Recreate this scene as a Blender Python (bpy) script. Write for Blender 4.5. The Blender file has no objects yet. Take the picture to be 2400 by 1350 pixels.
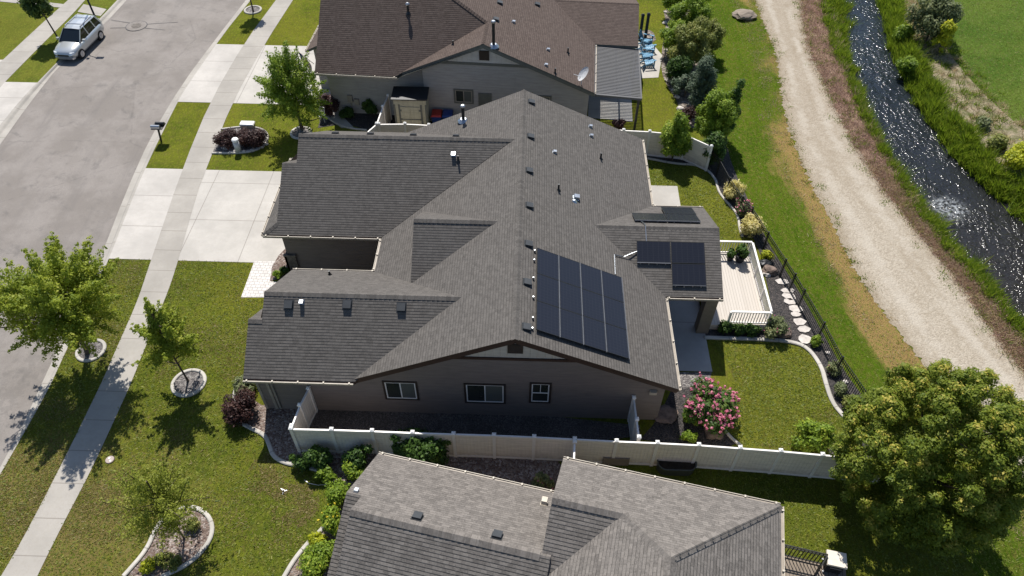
import bpy, math, random
import numpy as np
from mathutils import Vector as V, Matrix
C = bpy.context.scene.collection
sc = bpy.context.scene
PI = math.pi
# ------------------------------------------------------------------ camera
PITCH, YAW, ROLL, FOC, HC = 0.82898233, -0.02453115, 0.00854563, 1720.0, 28.0
_f = V((math.sin(YAW)*math.cos(PITCH), math.cos(YAW)*math.cos(PITCH), -math.sin(PITCH)))
_r = V((math.cos(YAW), -math.sin(YAW), 0)); _u = _r.cross(_f)
R_ = _r*math.cos(ROLL)+_u*math.sin(ROLL); U_ = -_r*math.sin(ROLL)+_u*math.cos(ROLL); F_ = _f
CAM = V((0, 0, HC))
cam = bpy.data.objects.new('camera', bpy.data.cameras.new('camera')); C.objects.link(cam)
cam.matrix_world = Matrix(((R_.x, U_.x, -F_.x, 0), (R_.y, U_.y, -F_.y, 0), (R_.z, U_.z, -F_.z, HC), (0, 0, 0, 1)))
cam.data.sensor_width = 36; cam.data.lens = FOC/2400*36; cam.data.clip_end = 5000
sc.camera = cam
def ray(px, py): return F_ + R_*((px-1200)/FOC) - U_*((py-675)/FOC)
def G(px, py, z=0.0):                       # world point at height z seen at a survey pixel of the photo
    d = ray(px, py); return CAM + d*((z-HC)/d.z)
def hit(px, py, p0, n):
    d = ray(px, py); n = V(n); return CAM + d*(n.dot(V(p0)-CAM)/n.dot(d))
def GL(pts, z=0.0): return [G(x, y, z) for x, y in pts]
# ------------------------------------------------------------------ world and sun
SH = V((0.14, -0.70))                       # shadow shift per metre of height
SUN = V((-SH.x, -SH.y, 1)).normalized()
el = math.asin(SUN.z); az = math.atan2(SUN.x, SUN.y)
w = bpy.data.worlds.new('World'); sc.world = w; w.use_nodes = True
nt = w.node_tree; bg = nt.nodes['Background']
sky = nt.nodes.new('ShaderNodeTexSky'); sky.sky_type = 'NISHITA'; sky.sun_disc = False
sky.sun_elevation = el; sky.sun_rotation = az; sky.altitude = 800
nt.links.new(sky.outputs[0], bg.inputs[0]); bg.inputs[1].default_value = 0.095
sl = bpy.data.lights.new('sun', 'SUN'); sl.energy = 5.0; sl.angle = math.radians(0.5); sl.color = (1, .95, .88)
so = bpy.data.objects.new('sun', sl); C.objects.link(so)
so.rotation_euler = SUN.to_track_quat('Z', 'Y').to_euler(); so.location = (0, 0, 60)
sc.view_settings.view_transform = 'Standard'; sc.view_settings.look = 'None'
sc.view_settings.exposure = 0.38
sc.render.engine = 'CYCLES'; sc.cycles.max_bounces = 6; sc.cycles.diffuse_bounces = 3; sc.cycles.use_denoising = True
sc.cycles.caustics_reflective = False; sc.cycles.caustics_refractive = False
# ------------------------------------------------------------------ node materials
class NT:
    def __init__(s, name):
        s.m = bpy.data.materials.new(name); s.m.use_nodes = True; s.t = s.m.node_tree
        s.out = s.t.nodes['Material Output']; s.p = s.t.nodes['Principled BSDF']
    def n(s, typ, ins=None, **props):
        nd = s.t.nodes.new('ShaderNode'+typ)
        for k, v in props.items(): setattr(nd, k, v)
        for k, v in (ins or {}).items(): s.set(nd.inputs[k], v)
        return nd
    def set(s, inp, v):
        if isinstance(v, bpy.types.NodeSocket): s.t.links.new(v, inp)
        elif isinstance(v, bpy.types.Node): s.t.links.new(v.outputs[0], inp)
        elif isinstance(v, (tuple, list)) and len(v) == 3 and inp.type == 'RGBA': inp.default_value = (*v, 1)
        else: inp.default_value = v
    def math(s, op, a, b=0.0, c=0.0, clamp=False):
        nd = s.n('Math', {0: a, 1: b, 2: c}, operation=op); nd.use_clamp = clamp; return nd.outputs[0]
    def mix(s, f, a, b, mode='MIX'):
        nd = s.n('Mix', data_type='RGBA', blend_type=mode)
        s.set(nd.inputs[0], f); s.set(nd.inputs[6], a); s.set(nd.inputs[7], b); return nd.outputs[2]
    def ramp(s, f, a, b, lo=0.0, hi=1.0, smooth=True):
        nd = s.n('MapRange', {0: f, 1: a, 2: b, 3: lo, 4: hi}); nd.clamp = True
        if smooth: nd.interpolation_type = 'SMOOTHSTEP'
        return nd.outputs[0]
    def obj(s): return s.n('NewGeometry').outputs['Position']
    def uv(s): return s.n('UVMap').outputs[0]
    def scale(s, vec, sx, sy, sz=1): return s.n('Mapping', {0: vec, 3: (sx, sy, sz)}).outputs[0]
    def noise(s, vec, sc_, det=4, rough=.6, dist=0): return s.n('TexNoise', {'Vector': vec, 'Scale': sc_, 'Detail': det, 'Roughness': rough, 'Distortion': dist}).outputs[0]
    def vor(s, vec, sc_, feat='F1'): return s.n('TexVoronoi', {'Vector': vec, 'Scale': sc_}, feature=feat)
    def col(s, c): s.set(s.p.inputs['Base Color'], c)
    def rough(s, r, spec=.5): s.set(s.p.inputs['Roughness'], r); s.p.inputs['Specular IOR Level'].default_value = spec
    def bump(s, h, st=.3, d=.02):
        b = s.n('Bump', {'Height': h, 'Strength': st, 'Distance': d}); s.t.links.new(b.outputs[0], s.p.inputs['Normal']); return b
    def sep(s, v): nd = s.n('SeparateXYZ', {0: v}); return nd.outputs
def hsv(c, k): return tuple(x*k for x in c)
MT = {}
def simple(name, c, rough=.6, metal=0.0, spec=.4, var=.12, sc_=3.0):
    t = NT(name); f = t.noise(t.obj(), sc_, 5); f2 = t.noise(t.obj(), sc_*14, 3)
    f = t.math('MULTIPLY_ADD', f2, .5, f); f = t.ramp(f, .5, 1.0)
    t.col(t.mix(f, hsv(c, 1-var), hsv(c, 1+var))); t.rough(rough, spec); t.p.inputs['Metallic'].default_value = metal
    MT[name] = t.m; return t.m
def shingle(name, c1, c2, hue):
    t = NT(name); uv = t.uv(); x, y, z = t.sep(uv)
    br = t.n('TexBrick', {'Vector': uv, 'Color1': c1, 'Color2': c2, 'Mortar': hsv(c1, .55), 'Scale': 1.0, 'Mortar Size': .005, 'Mortar Smooth': .3, 'Bias': 0.0, 'Brick Width': .26, 'Row Height': .125}, offset=.37, offset_frequency=3, squash=.8, squash_frequency=2)
    big = t.noise(t.obj(), .35, 3); fine = t.noise(t.scale(uv, 5, 9), 3.0, 3)
    c = t.mix(t.ramp(big, .3, .7, 0, .4), br.outputs[0], hue)
    st = t.noise(t.scale(uv, 1.2, .12), 1.3, 4)
    c = t.mix(t.ramp(st, .45, .75, 0, .14), c, hsv(c1, .7))
    c = t.mix(t.ramp(fine, .35, .75, 0, .55), c, hsv(c2, 1.35))
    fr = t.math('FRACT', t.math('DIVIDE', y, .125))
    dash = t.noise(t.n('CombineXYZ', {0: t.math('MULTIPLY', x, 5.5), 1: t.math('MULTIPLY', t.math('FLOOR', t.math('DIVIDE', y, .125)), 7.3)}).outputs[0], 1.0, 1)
    band = t.math('MULTIPLY', t.ramp(fr, .0, .30, 1, 0), t.ramp(dash, .40, .60, .03, .46))  # printed course line, its dark colour also painting in the butt-edge shadow
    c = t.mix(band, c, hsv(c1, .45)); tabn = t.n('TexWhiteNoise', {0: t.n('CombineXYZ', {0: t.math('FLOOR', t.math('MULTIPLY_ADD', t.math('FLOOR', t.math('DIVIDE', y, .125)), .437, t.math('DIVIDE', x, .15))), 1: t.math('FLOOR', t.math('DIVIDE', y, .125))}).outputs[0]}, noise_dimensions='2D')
    c = t.mix(t.math('MULTIPLY', t.ramp(tabn.outputs[0], .5, 1.0), .34), c, hsv(c1, .68)); t.col(c); t.rough(.9, .25)
    h = t.math('ADD', t.math('MULTIPLY', t.ramp(fr, 0, .22, 0, 1, False), t.math('MULTIPLY_ADD', fr, -.6, 1.0)), t.math('MULTIPLY', fine, .3))
    t.bump(h, 1.0, .013); MT[name] = t.m
def siding(name, c, step=.18, vert=False, dirt=False):
    t = NT(name); x, y, z = t.sep(t.uv()); q = x if vert else y
    fr = t.math('FRACT', t.math('DIVIDE', q, step))
    if vert: h = t.ramp(t.math('ABSOLUTE', t.math('SUBTRACT', fr, .5)), .40, .44)
    else: h = t.math('SUBTRACT', 1.0, fr)
    f = t.noise(t.scale(t.uv(), .6, 4), 2, 4)
    c0 = t.mix(t.ramp(f, .3, .7), hsv(c, .9), hsv(c, 1.08))
    st = t.noise(t.scale(t.uv(), 3, .5), 1.5, 4); c0 = t.mix(t.ramp(st, .55, .8, 0, .22), c0, hsv(c, .6))
    if dirt: px, py, pz = t.sep(t.obj()); c0 = t.mix(t.math('MULTIPLY', t.ramp(pz, 0, .55, 1, 0), t.ramp(t.noise(t.obj(), 5, 4), .3, .6, .1, .6)), c0, (.30, .235, .17))
    t.col(c0); t.rough(.65, .3); t.bump(h, .8, .02); MT[name] = t.m
def concrete(name, c, ju=0, jv=0, stain=.18, jw=.02):
    t = NT(name); p = t.obj()
    a = t.noise(p, .45, 5, .65); b = t.noise(p, 7, 5, .7); d = t.noise(p, 60, 2)
    c0 = t.mix(t.ramp(a, .3, .7), hsv(c, 1-stain), hsv(c, 1+stain*.4))
    c0 = t.mix(t.ramp(b, .45, .75, 0, .35), c0, hsv((c[0]*1.02, c[1]*.96, c[2]*.88), .8))
    c0 = t.mix(t.ramp(d, .35, .7, 0, .22), c0, hsv(c, .7))
    ux, uy, uz = t.sep(t.uv()); h = t.math('MULTIPLY', d, .08)
    for q, s_ in ((ux, ju), (uy, jv)):
        if s_:
            fr = t.math('ABSOLUTE', t.math('SUBTRACT', t.math('FRACT', t.math('DIVIDE', q, s_)), .5))
            ln = t.ramp(fr, .5-jw/s_*1.6, .5-jw/s_*.5)
            c0 = t.mix(t.math('MULTIPLY', ln, .62), c0, hsv((.16, .14, .12), 1))
            vv = t.n('TexWhiteNoise', {1: t.math('FLOOR', t.math('ADD', t.math('DIVIDE', q, s_), .5))}, noise_dimensions='1D')
            c0 = t.mix(t.math('MULTIPLY', vv.outputs[0], .14), c0, hsv(c, .62))
    t.col(c0); t.rough(.85, .3); t.bump(t.math('ADD', h, t.math('MULTIPLY', b, .1)), .35, .02); MT[name] = t.m
def lawn(name, dark, mid, dry, dryness=.0, streak=None, scl=1.0, grad=None):
    t = NT(name); p = t.obj(); vec = t.uv() if streak else p
    big = t.noise(p, .22*scl, 4, .6); med = t.noise(p, 1.1*scl, 5, .7); fin = t.noise(p, 16, 5, .8); gr = t.noise(p, 55, 3, .8)
    k = t.math('ADD', t.math('MULTIPLY', big, .6), t.math('MULTIPLY', med, .4))
    c = t.mix(t.ramp(k, .40, .58), dark, mid); c = t.mix(t.ramp(t.noise(p, .13*scl, 3), .42, .6, 0, .45), c, hsv((mid[0]*1.25, mid[1], mid[2]), 1.05))
    clump = t.noise(t.scale(p, 1, .55), 5.5, 4, .75)
    c = t.mix(t.ramp(clump, .40, .66, 0, .55), c, hsv(dry, .66)); c = t.mix(t.ramp(t.noise(t.scale(p, 1, .5), 2.6, 5, .8), .5, .68, 0, .5), c, hsv(dark, .8))
    d = t.math('ADD', t.math('ADD', t.math('MULTIPLY', med, .5), t.math('MULTIPLY', big, .6)), t.math('MULTIPLY', fin, .35))
    if streak:
        x, y, z = t.sep(vec)
        st = t.noise(t.n('CombineXYZ', {0: t.math('MULTIPLY', x, streak), 1: t.math('MULTIPLY', y, .13)}).outputs[0], 1.0, 6, .7)
        d = t.math('ADD', t.math('MULTIPLY', st, .55), t.math('MULTIPLY', d, .55))
        lo = t.noise(t.n('CombineXYZ', {0: x, 1: t.math('MULTIPLY', y, .16)}).outputs[0], 1.0, 2)
        d = t.math('ADD', t.math('ADD', d, t.ramp(x, .30, .95, -.18, .05)), t.math('MULTIPLY', t.math('SUBTRACT', lo, .48), t.ramp(x, .2, .7, 0, .9)))
        c = t.mix(t.ramp(st, .35, .65, 0, .55), c, hsv(dark, .85))
        for px, py, r_, k_ in ((1895, 390, 2.6, .34), (1925, 470, 2.4, .30), (1945, 560, 2.2, .16), (2000, 660, 2.6, .24), (2095, 800, 2.8, .30), (2130, 850, 2.2, .26), (1840, 330, 2.0, .16)):
            c0 = G(px, py); ds = t.n('VectorMath', {0: t.n('VectorMath', {0: p, 1: tuple(c0)}, operation='SUBTRACT'), 1: (1.0, .5, 0)}, operation='MULTIPLY'); ln = t.n('VectorMath', {0: ds}, operation='LENGTH').outputs[1]
            d = t.math('ADD', d, t.ramp(ln, 0, r_, k_*.62, 0))
    elif grad:
        x, y, z = t.sep(p)
        for px, py, r_, k_ in ((245, 1185, 2.0, .26), (60, 1110, 2.2, .20), (90, 1230, 1.8, .16), (150, 1290, 2.0, .18), (640, 1110, 1.3, .20), (690, 1185, 1.2, .18), (270, 660, 1.6, .12), (250, 1300, 2.0, .12)):
            ds = t.n('VectorMath', {0: p, 1: tuple(G(px, py))}, operation='SUBTRACT'); ln = t.n('VectorMath', {0: ds}, operation='LENGTH').outputs[1]
            d = t.math('ADD', d, t.ramp(ln, 0, r_, k_, 0))
        d = t.math('ADD', d, t.math('MULTIPLY', t.ramp(y, grad[0], grad[1], 0, grad[2]), t.ramp(x, -9, -14)))
    c = t.mix(t.ramp(d, .80-dryness, 1.02-dryness, 0, .9), c, dry)
    c = t.mix(t.ramp(fin, .42, .62, 0, .55), c, hsv(dark, .62)); c = t.mix(t.ramp(t.noise(t.scale(p, 1, .45), 9, 3, .7), .48, .66, 0, .5), c, hsv(mid, 1.35))
    c = t.mix(t.ramp(gr, .5, .8, 0, .5), c, hsv(mid, 1.5))
    t.col(c); t.rough(.95, 0.0); t.bump(t.math('ADD', fin, gr), .9, .05); MT[name] = t.m
def rocks(name, c1, c2, c3, s_=16, bmp=1.0):
    t = NT(name); p = t.obj(); v = t.vor(p, s_); x, y, z = t.sep(v.outputs['Color'])
    c = t.mix(t.ramp(x, .2, .8), c1, c2); c = t.mix(t.ramp(y, .72, .9), c, c3)
    c = t.mix(t.ramp(t.noise(p, .8, 4), .35, .7, 0, .4), c, hsv(c1, .6))
    t.col(c); t.rough(.85, .3); t.bump(t.math('SUBTRACT', 1.0, v.outputs['Distance']), bmp, .05); MT[name] = t.m
def leafm(name, c1, c2, c3, tr=.35, tipmin=.78):
    t = NT(name); a = t.n('Attribute', attribute_name='leafv').outputs['Fac']
    c = t.mix(t.ramp(a, .15, .75), c1, c2); c = t.mix(t.ramp(a, tipmin, tipmin+.15), c, c3)
    t.col(c); t.rough(.55, .25)
    tl = t.n('BsdfTranslucent', {0: t.mix(.5, c, hsv(c2, 1.6))})
    mx = t.n('MixShader', {0: tr, 1: t.p.outputs[0], 2: tl.outputs[0]}); t.t.links.new(mx.outputs[0], t.out.inputs[0]); MT[name] = t.m
# roofs and walls
shingle('shingle_grey', (.080, .074, .068), (.119, .110, .101), (.097, .090, .084))
shingle('shingle_brown', (.070, .051, .043), (.106, .081, .069), (.087, .065, .056))
shingle('shingle_warm', (.100, .091, .083), (.195, .177, .160), (.140, .129, .119))
simple('fascia_brown', (.045, .022, .016)); simple('fascia_green', (.10, .105, .095)); simple('fascia_tan', (.30, .27, .23))
siding('siding_taupe', (.195, .166, .148)); siding('siding_sage', (.37, .355, .335)); siding('batten_cream', (.50, .46, .40), .30, True)
siding('batten_pale', (.55, .53, .50), .30, True); siding('vinyl', (.76, .70, .62), .15, True, dirt=True); siding('shed_wall', (.42, .40, .30), .3, True)
simple('vinyl_rail', (.80, .77, .73), .4, 0, .5, .05); simple('white', (.8, .8, .78), .4, 0, .5, .05); simple('gutter_pale', (.46, .415, .34), .5); simple('gutter_trough', (.30, .26, .21), .5)
simple('trim_dark', (.035, .025, .02)); simple('trim_sage', (.13, .135, .12)); simple('stone_column', (.13, .115, .10), .8, 0, .3, .5, 6)
simple('metal_dark', (.025, .027, .03), .45, .3); simple('metal_light', (.55, .56, .58), .3, .8); simple('black_iron', (.012, .014, .014), .5)
simple('plastic_blue', (.015, .04, .17), .4); simple('plastic_red', (.35, .03, .02), .4); simple('chair_blue', (.10, .27, .42), .5)
simple('rubber', (.015, .015, .016), .8); simple('bark', (.09, .07, .055), .9, 0, .2, .35, 9); simple('roof_vent', (.045, .05, .055), .5, .4)
simple('pipe_galv', (.42, .45, .48), .3, .9); simple('canvas', (.70, .64, .54), .8); simple('wood_dark', (.07, .05, .038), .8); simple('wood_tan', (.22, .18, .14), .8)
simple('soil', (.035, .028, .022), .95, 0, .1, .4, 8); simple('tank', (.10, .11, .11), .35, .6); simple('stone_pale', (.52, .48, .44), .85, 0, .3, .2, 5)
simple('boulder', (.16, .12, .10), .9, 0, .3, .4, 4); simple('lidplate', (.36, .30, .27), .7); simple('orange', (.5, .16, .02), .5); simple('frame_alu', (.20, .205, .22), .45, .6)
simple('clay_red', (.23, .06, .035), .7); simple('dish_grey', (.5, .51, .52), .5)
t = NT('glass_blind'); x, y, z = t.sep(t.obj()); fr = t.math('FRACT', t.math('MULTIPLY', z, 16)); t.col(t.mix(t.ramp(fr, .6, .8), (.13, .14, .13), (.07, .075, .07))); t.rough(.12, .6); MT['glass_blind'] = t.m
t = NT('glass'); f = t.noise(t.obj(), .8, 2); t.col(t.mix(f, (.012, .016, .018), (.05, .055, .05))); t.rough(.06, .6); MT['glass'] = t.m
t = NT('car_glass'); t.col((.008, .012, .016)); t.rough(.05, .6); MT['car_glass'] = t.m
t = NT('car_paint'); f = t.noise(t.obj(), 40, 2); t.col(t.mix(f, (.45, .48, .50), (.51, .54, .56))); t.p.inputs['Metallic'].default_value = .55; t.rough(.3, .5); t.p.inputs['Coat Weight'].default_value = .6; MT['car_paint'] = t.m
t = NT('headlamp'); t.col((.75, .78, .8)); t.rough(.12, .6); MT['headlamp'] = t.m
t = NT('solar'); x, y, z = t.sep(t.uv()); g = t.vor(t.obj(), 30)
l1 = t.ramp(t.math('ABSOLUTE', t.math('SUBTRACT', t.math('FRACT', t.math('MULTIPLY', x, 6.2)), .5)), .44, .49)
l2 = t.ramp(t.math('ABSOLUTE', t.math('SUBTRACT', t.math('FRACT', t.math('MULTIPLY', y, 6.2)), .5)), .44, .49)
t.col(t.mix(t.math('MULTIPLY', t.math('MAXIMUM', l1, l2), .6), (.015, .017, .025), (.034, .036, .044))); t.rough(.22, .35); MT['solar'] = t.m
t = NT('corrugated'); x, y, z = t.sep(t.uv()); t.col(t.mix(t.noise(t.obj(), 1.5, 4), (.10, .10, .102), (.135, .135, .138))); t.rough(.7, .2); MT['corrugated'] = t.m
t = NT('deck_boards'); x, y, z = t.sep(t.uv()); q = t.math('DIVIDE', x, .14); fr = t.math('ABSOLUTE', t.math('SUBTRACT', t.math('FRACT', q), .5))
wn = t.n('TexWhiteNoise', {1: t.math('FLOOR', q)}, noise_dimensions='1D'); c = t.mix(wn.outputs[0], (.45, .41, .36), (.50, .46, .41))
t.col(t.mix(t.ramp(fr, .44, .47), c, (.22, .19, .16))); t.rough(.7); MT['deck_boards'] = t.m
t = NT('paver'); uv = t.uv(); br = t.n('TexBrick', {'Vector': uv, 'Color1': (.56, .53, .50), 'Color2': (.66, .63, .60), 'Mortar': (.25, .24, .23), 'Scale': 1.0, 'Mortar Size': .012, 'Brick Width': .25, 'Row Height': .2})
t.col(t.mix(t.ramp(t.noise(t.obj(), 6, 4), .4, .7, 0, .3), br.outputs[0], (.35, .33, .31))); t.rough(.85); MT['paver'] = t.m
# ground
t = NT('asphalt'); p = t.obj(); x, y, z = t.sep(t.uv())
a = t.noise(p, .3, 5, .65); b = t.noise(p, 35, 4, .8); cst = t.noise(t.n('CombineXYZ', {0: t.math('MULTIPLY', x, 7), 1: t.math('MULTIPLY', y, .06)}).outputs[0], 1.0, 6, .7)
c = t.mix(t.ramp(a, .38, .62), (.208, .187, .168), (.265, .241, .220)); c = t.mix(t.ramp(cst, .50, .72, 0, .5), c, (.155, .143, .134))
c = t.mix(t.ramp(b, .4, .7, 0, .55), c, (.13, .12, .113)); c = t.mix(t.ramp(t.noise(p, .9, 6, .75, .6), .52, .70, 0, .62), c, (.135, .126, .118)); c = t.mix(t.ramp(t.noise(p, 5, 5, .8), .58, .72, 0, .35), c, (.12, .115, .11))
cr = t.vor(t.n('Mapping', {0: p, 3: (.10, .16, 1)}).outputs[0], 1.0, 'DISTANCE_TO_EDGE'); nz = t.noise(p, 2.5, 4)
c = t.mix(t.ramp(t.math('MULTIPLY_ADD', t.math('SUBTRACT', nz, .5), .05, cr.outputs[0]), .001, .005, .22, 0), c, (.09, .085, .08))
t.col(c); t.rough(.9, .25); t.bump(b, .4, .02); MT['asphalt'] = t.m
concrete('concrete_drive', (.47, .447, .41), 3.3, 3.25); concrete('concrete_apron', (.48, .455, .42), 0, 2.6); concrete('concrete_walk', (.365, .343, .308), 0, 1.53); concrete('concrete_kerb', (.385, .362, .325), 0, 3.1, .22)
concrete('concrete_pad', (.44, .42, .385), 0, 0); concrete('concrete_patio', (.42, .41, .39), 3.0, 3.0); concrete('edging', (.50, .475, .43), 0, 1.2, .3)
lawn('lawn_front', (0.076, 0.109, 0.0129), (0.160, 0.184, 0.0209), (.22, .165, .068), .0, None, 1.0, (27, 12, .15))
lawn('lawn_back', (0.099, 0.133, 0.0144), (0.180, 0.199, 0.0291), (.22, .175, .055), .06)
lawn('lawn_far', (0.082, 0.121, 0.0194), (0.160, 0.184, 0.0291), (.20, .16, .05), -.1)
lawn('meadow', (0.050, 0.101, 0.0068), (0.091, 0.149, 0.0110), (.38, .235, .105), .13, 5.0)
lawn('bank', (0.041, 0.076, 0.0110), (0.096, 0.137, 0.0281), (.18, .14, .08), .15)
lawn('field', (0.055, 0.119, 0.0162), (0.108, 0.173, 0.0291), (.17, .15, .06), -.16)
rocks('lava_rock', (.035, .033, .034), (.065, .058, .056), (.10, .085, .08)); rocks('brown_rock', (.14, .095, .078), (.24, .19, .16), (.36, .31, .28), 13); rocks('grey_rock', (.11, .10, .10), (.20, .185, .175), (.34, .32, .30), 15); rocks('side_gravel', (.075, .065, .06), (.13, .115, .105), (.19, .17, .155), 24)
rocks('cobble', (.09, .075, .06), (.20, .165, .14), (.34, .30, .26), 7)
t = NT('gravel_path'); p = t.obj(); x, y, z = t.sep(t.uv()); v = t.vor(p, 15); vx, vy, vz = t.sep(v.outputs['Color'])
st = t.noise(t.n('CombineXYZ', {0: t.math('MULTIPLY', x, 4.0), 1: t.math('MULTIPLY', y, .12)}).outputs[0], 1.0, 5, .7)
c = t.mix(vx, (.28, .24, .185), (.41, .362, .29)); c = t.mix(t.ramp(st, .46, .66, 0, .75), c, (.27, .225, .165)); c = t.mix(t.ramp(y, 60, 85, 0, .35), c, (.25, .20, .145)); c = t.mix(t.ramp(t.noise(p, 1.7, 6, .75), .48, .72, 0, .5), c, (.43, .39, .325)); c = t.mix(t.ramp(t.math('ABSOLUTE', t.math('SUBTRACT', x, .5)), .36, .5, 0, .55), c, (.235, .19, .13))
tw = t.math('MULTIPLY', t.ramp(t.math('ABSOLUTE', t.math('SUBTRACT', t.math('ABSOLUTE', t.math('SUBTRACT', x, .5)), .21)), .03, .11, 1, 0), t.ramp(t.noise(p, .5, 4, .7), .35, .6)); c = t.mix(t.math('MULTIPLY', tw, .5), c, (.45, .41, .345)); pebbles = t.ramp(t.noise(p, 12, 5, .8), .54, .66, 0, .5); c = t.mix(pebbles, c, (.24, .20, .16))
t.col(c); t.rough(.95, .2); t.bump(t.math('SUBTRACT', 1.0, v.outputs['Distance']), .6, .03); MT['gravel_path'] = t.m
t = NT('weed_soil'); p = t.obj(); f = t.noise(p, 1.1, 5, .7); f2 = t.noise(p, 14, 5, .8)
c = t.mix(t.ramp(f, .35, .65), (.25, .165, .13), (.31, .225, .155)); c = t.mix(t.ramp(f2, .4, .7, 0, .6), c, (.12, .07, .05)); t.col(c); t.rough(.95, .1); t.bump(f2, .8, .06); MT['weed_soil'] = t.m
t = NT('dry_soil'); p = t.obj(); f = t.noise(p, .9, 5, .75); f2 = t.noise(p, 9, 5, .8)
c = t.mix(t.ramp(f, .35, .62), (.10, .115, .035), (.34, .28, .20)); c = t.mix(t.ramp(f2, .42, .7, 0, .65), c, (.13, .12, .07)); t.col(c); t.rough(.95, .1); t.bump(f2, .9, .08); MT['dry_soil'] = t.m
t = NT('water'); p = t.obj(); x_, y_, z_ = t.sep(p); a = t.noise(t.scale(p, 1, .75), 3.2, 2, .5, .4); b = t.noise(p, 8, 1, .5)
fo = t.n('VectorMath', {0: t.n('VectorMath', {0: p, 1: tuple(G(2222, 488, -.55))}, operation='SUBTRACT')}, operation='LENGTH').outputs[1]; fm = t.math('MULTIPLY', t.ramp(fo, .2, 1.5, 1, 0), t.ramp(t.noise(p, 5, 5, .7), .42, .62))
t.col(t.mix(fm, t.mix(t.ramp(y_, 18, 50), (.024, .020, .016), (.014, .019, .026)), (.33, .35, .36))); t.rough(.12, .5); t.p.inputs['IOR'].default_value = 1.33  # bluer towards the far end: sky reflection tinted into the base colour
calm = t.ramp(t.noise(t.scale(p, .6, .35), .9, 4, .65), .38, .62, .45, 1.0)
t.bump(t.math('MULTIPLY', t.math('ADD', a, t.math('MULTIPLY', b, .40)), calm), 1.0, .21); MT['water'] = t.m
# foliage
leafm('leaf_airy', (.19, .23, .03), (.29, .32, .05), (.37, .37, .08), .45)
leafm('blade_lawn', (.10, .135, .014), (.17, .205, .026), (.27, .275, .06), .35)
leafm('leaf_bright', (.155, .215, .022), (.32, .37, .042), (.54, .53, .10), .45, .78); leafm('leaf_mid', (0.104, 0.176, 0.017), (0.233, 0.325, 0.032), (0.440, 0.464, 0.059), .38)
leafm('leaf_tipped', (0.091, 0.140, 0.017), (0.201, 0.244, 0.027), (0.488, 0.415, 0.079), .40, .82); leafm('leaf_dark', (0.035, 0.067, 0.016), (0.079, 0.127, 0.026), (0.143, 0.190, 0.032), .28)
leafm('leaf_deep', (0.028, 0.063, 0.012), (0.071, 0.135, 0.022), (0.135, 0.190, 0.032), .3); leafm('leaf_grey', (0.106, 0.133, 0.058), (0.191, 0.220, 0.095), (0.324, 0.324, 0.133), .3)
leafm('leaf_blue', (0.056, 0.088, 0.051), (0.095, 0.135, 0.079), (0.143, 0.183, 0.111), .2); leafm('leaf_olive', (0.114, 0.144, 0.031), (0.228, 0.247, 0.058), (0.361, 0.324, 0.085), .35)
leafm('leaf_maroon', (.028, .013, .013), (.062, .028, .024), (.11, .055, .040), .25); leafm('leaf_gold', (.50, .45, .16), (.68, .62, .30), (.78, .66, .38), .5)
leafm('leaf_lime', (0.228, 0.286, 0.019), (0.457, 0.476, 0.028), (0.685, 0.628, 0.038), .42); leafm('petal_pink', (.55, .15, .24), (.70, .26, .36), (.80, .42, .46), .25); leafm('petal_yellow', (.6, .5, .03), (.75, .62, .05), (.8, .7, .1), .25)
leafm('blade_green', (0.088, 0.146, 0.012), (0.176, 0.249, 0.017), (0.293, 0.307, 0.044), .4); leafm('blade_weed', (.27, .165, .13), (.36, .24, .185), (.47, .36, .26), .35); leafm('blade_dry', (.15, .125, .04), (.22, .175, .06), (.28, .23, .10), .3); leafm('blade_straw', (0.317, 0.244, 0.134), (0.464, 0.366, 0.207), (0.586, 0.488, 0.317), .3)
leafm('leaf_purple', (.05, .025, .03), (.10, .05, .045), (.16, .10, .06), .25)
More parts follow.
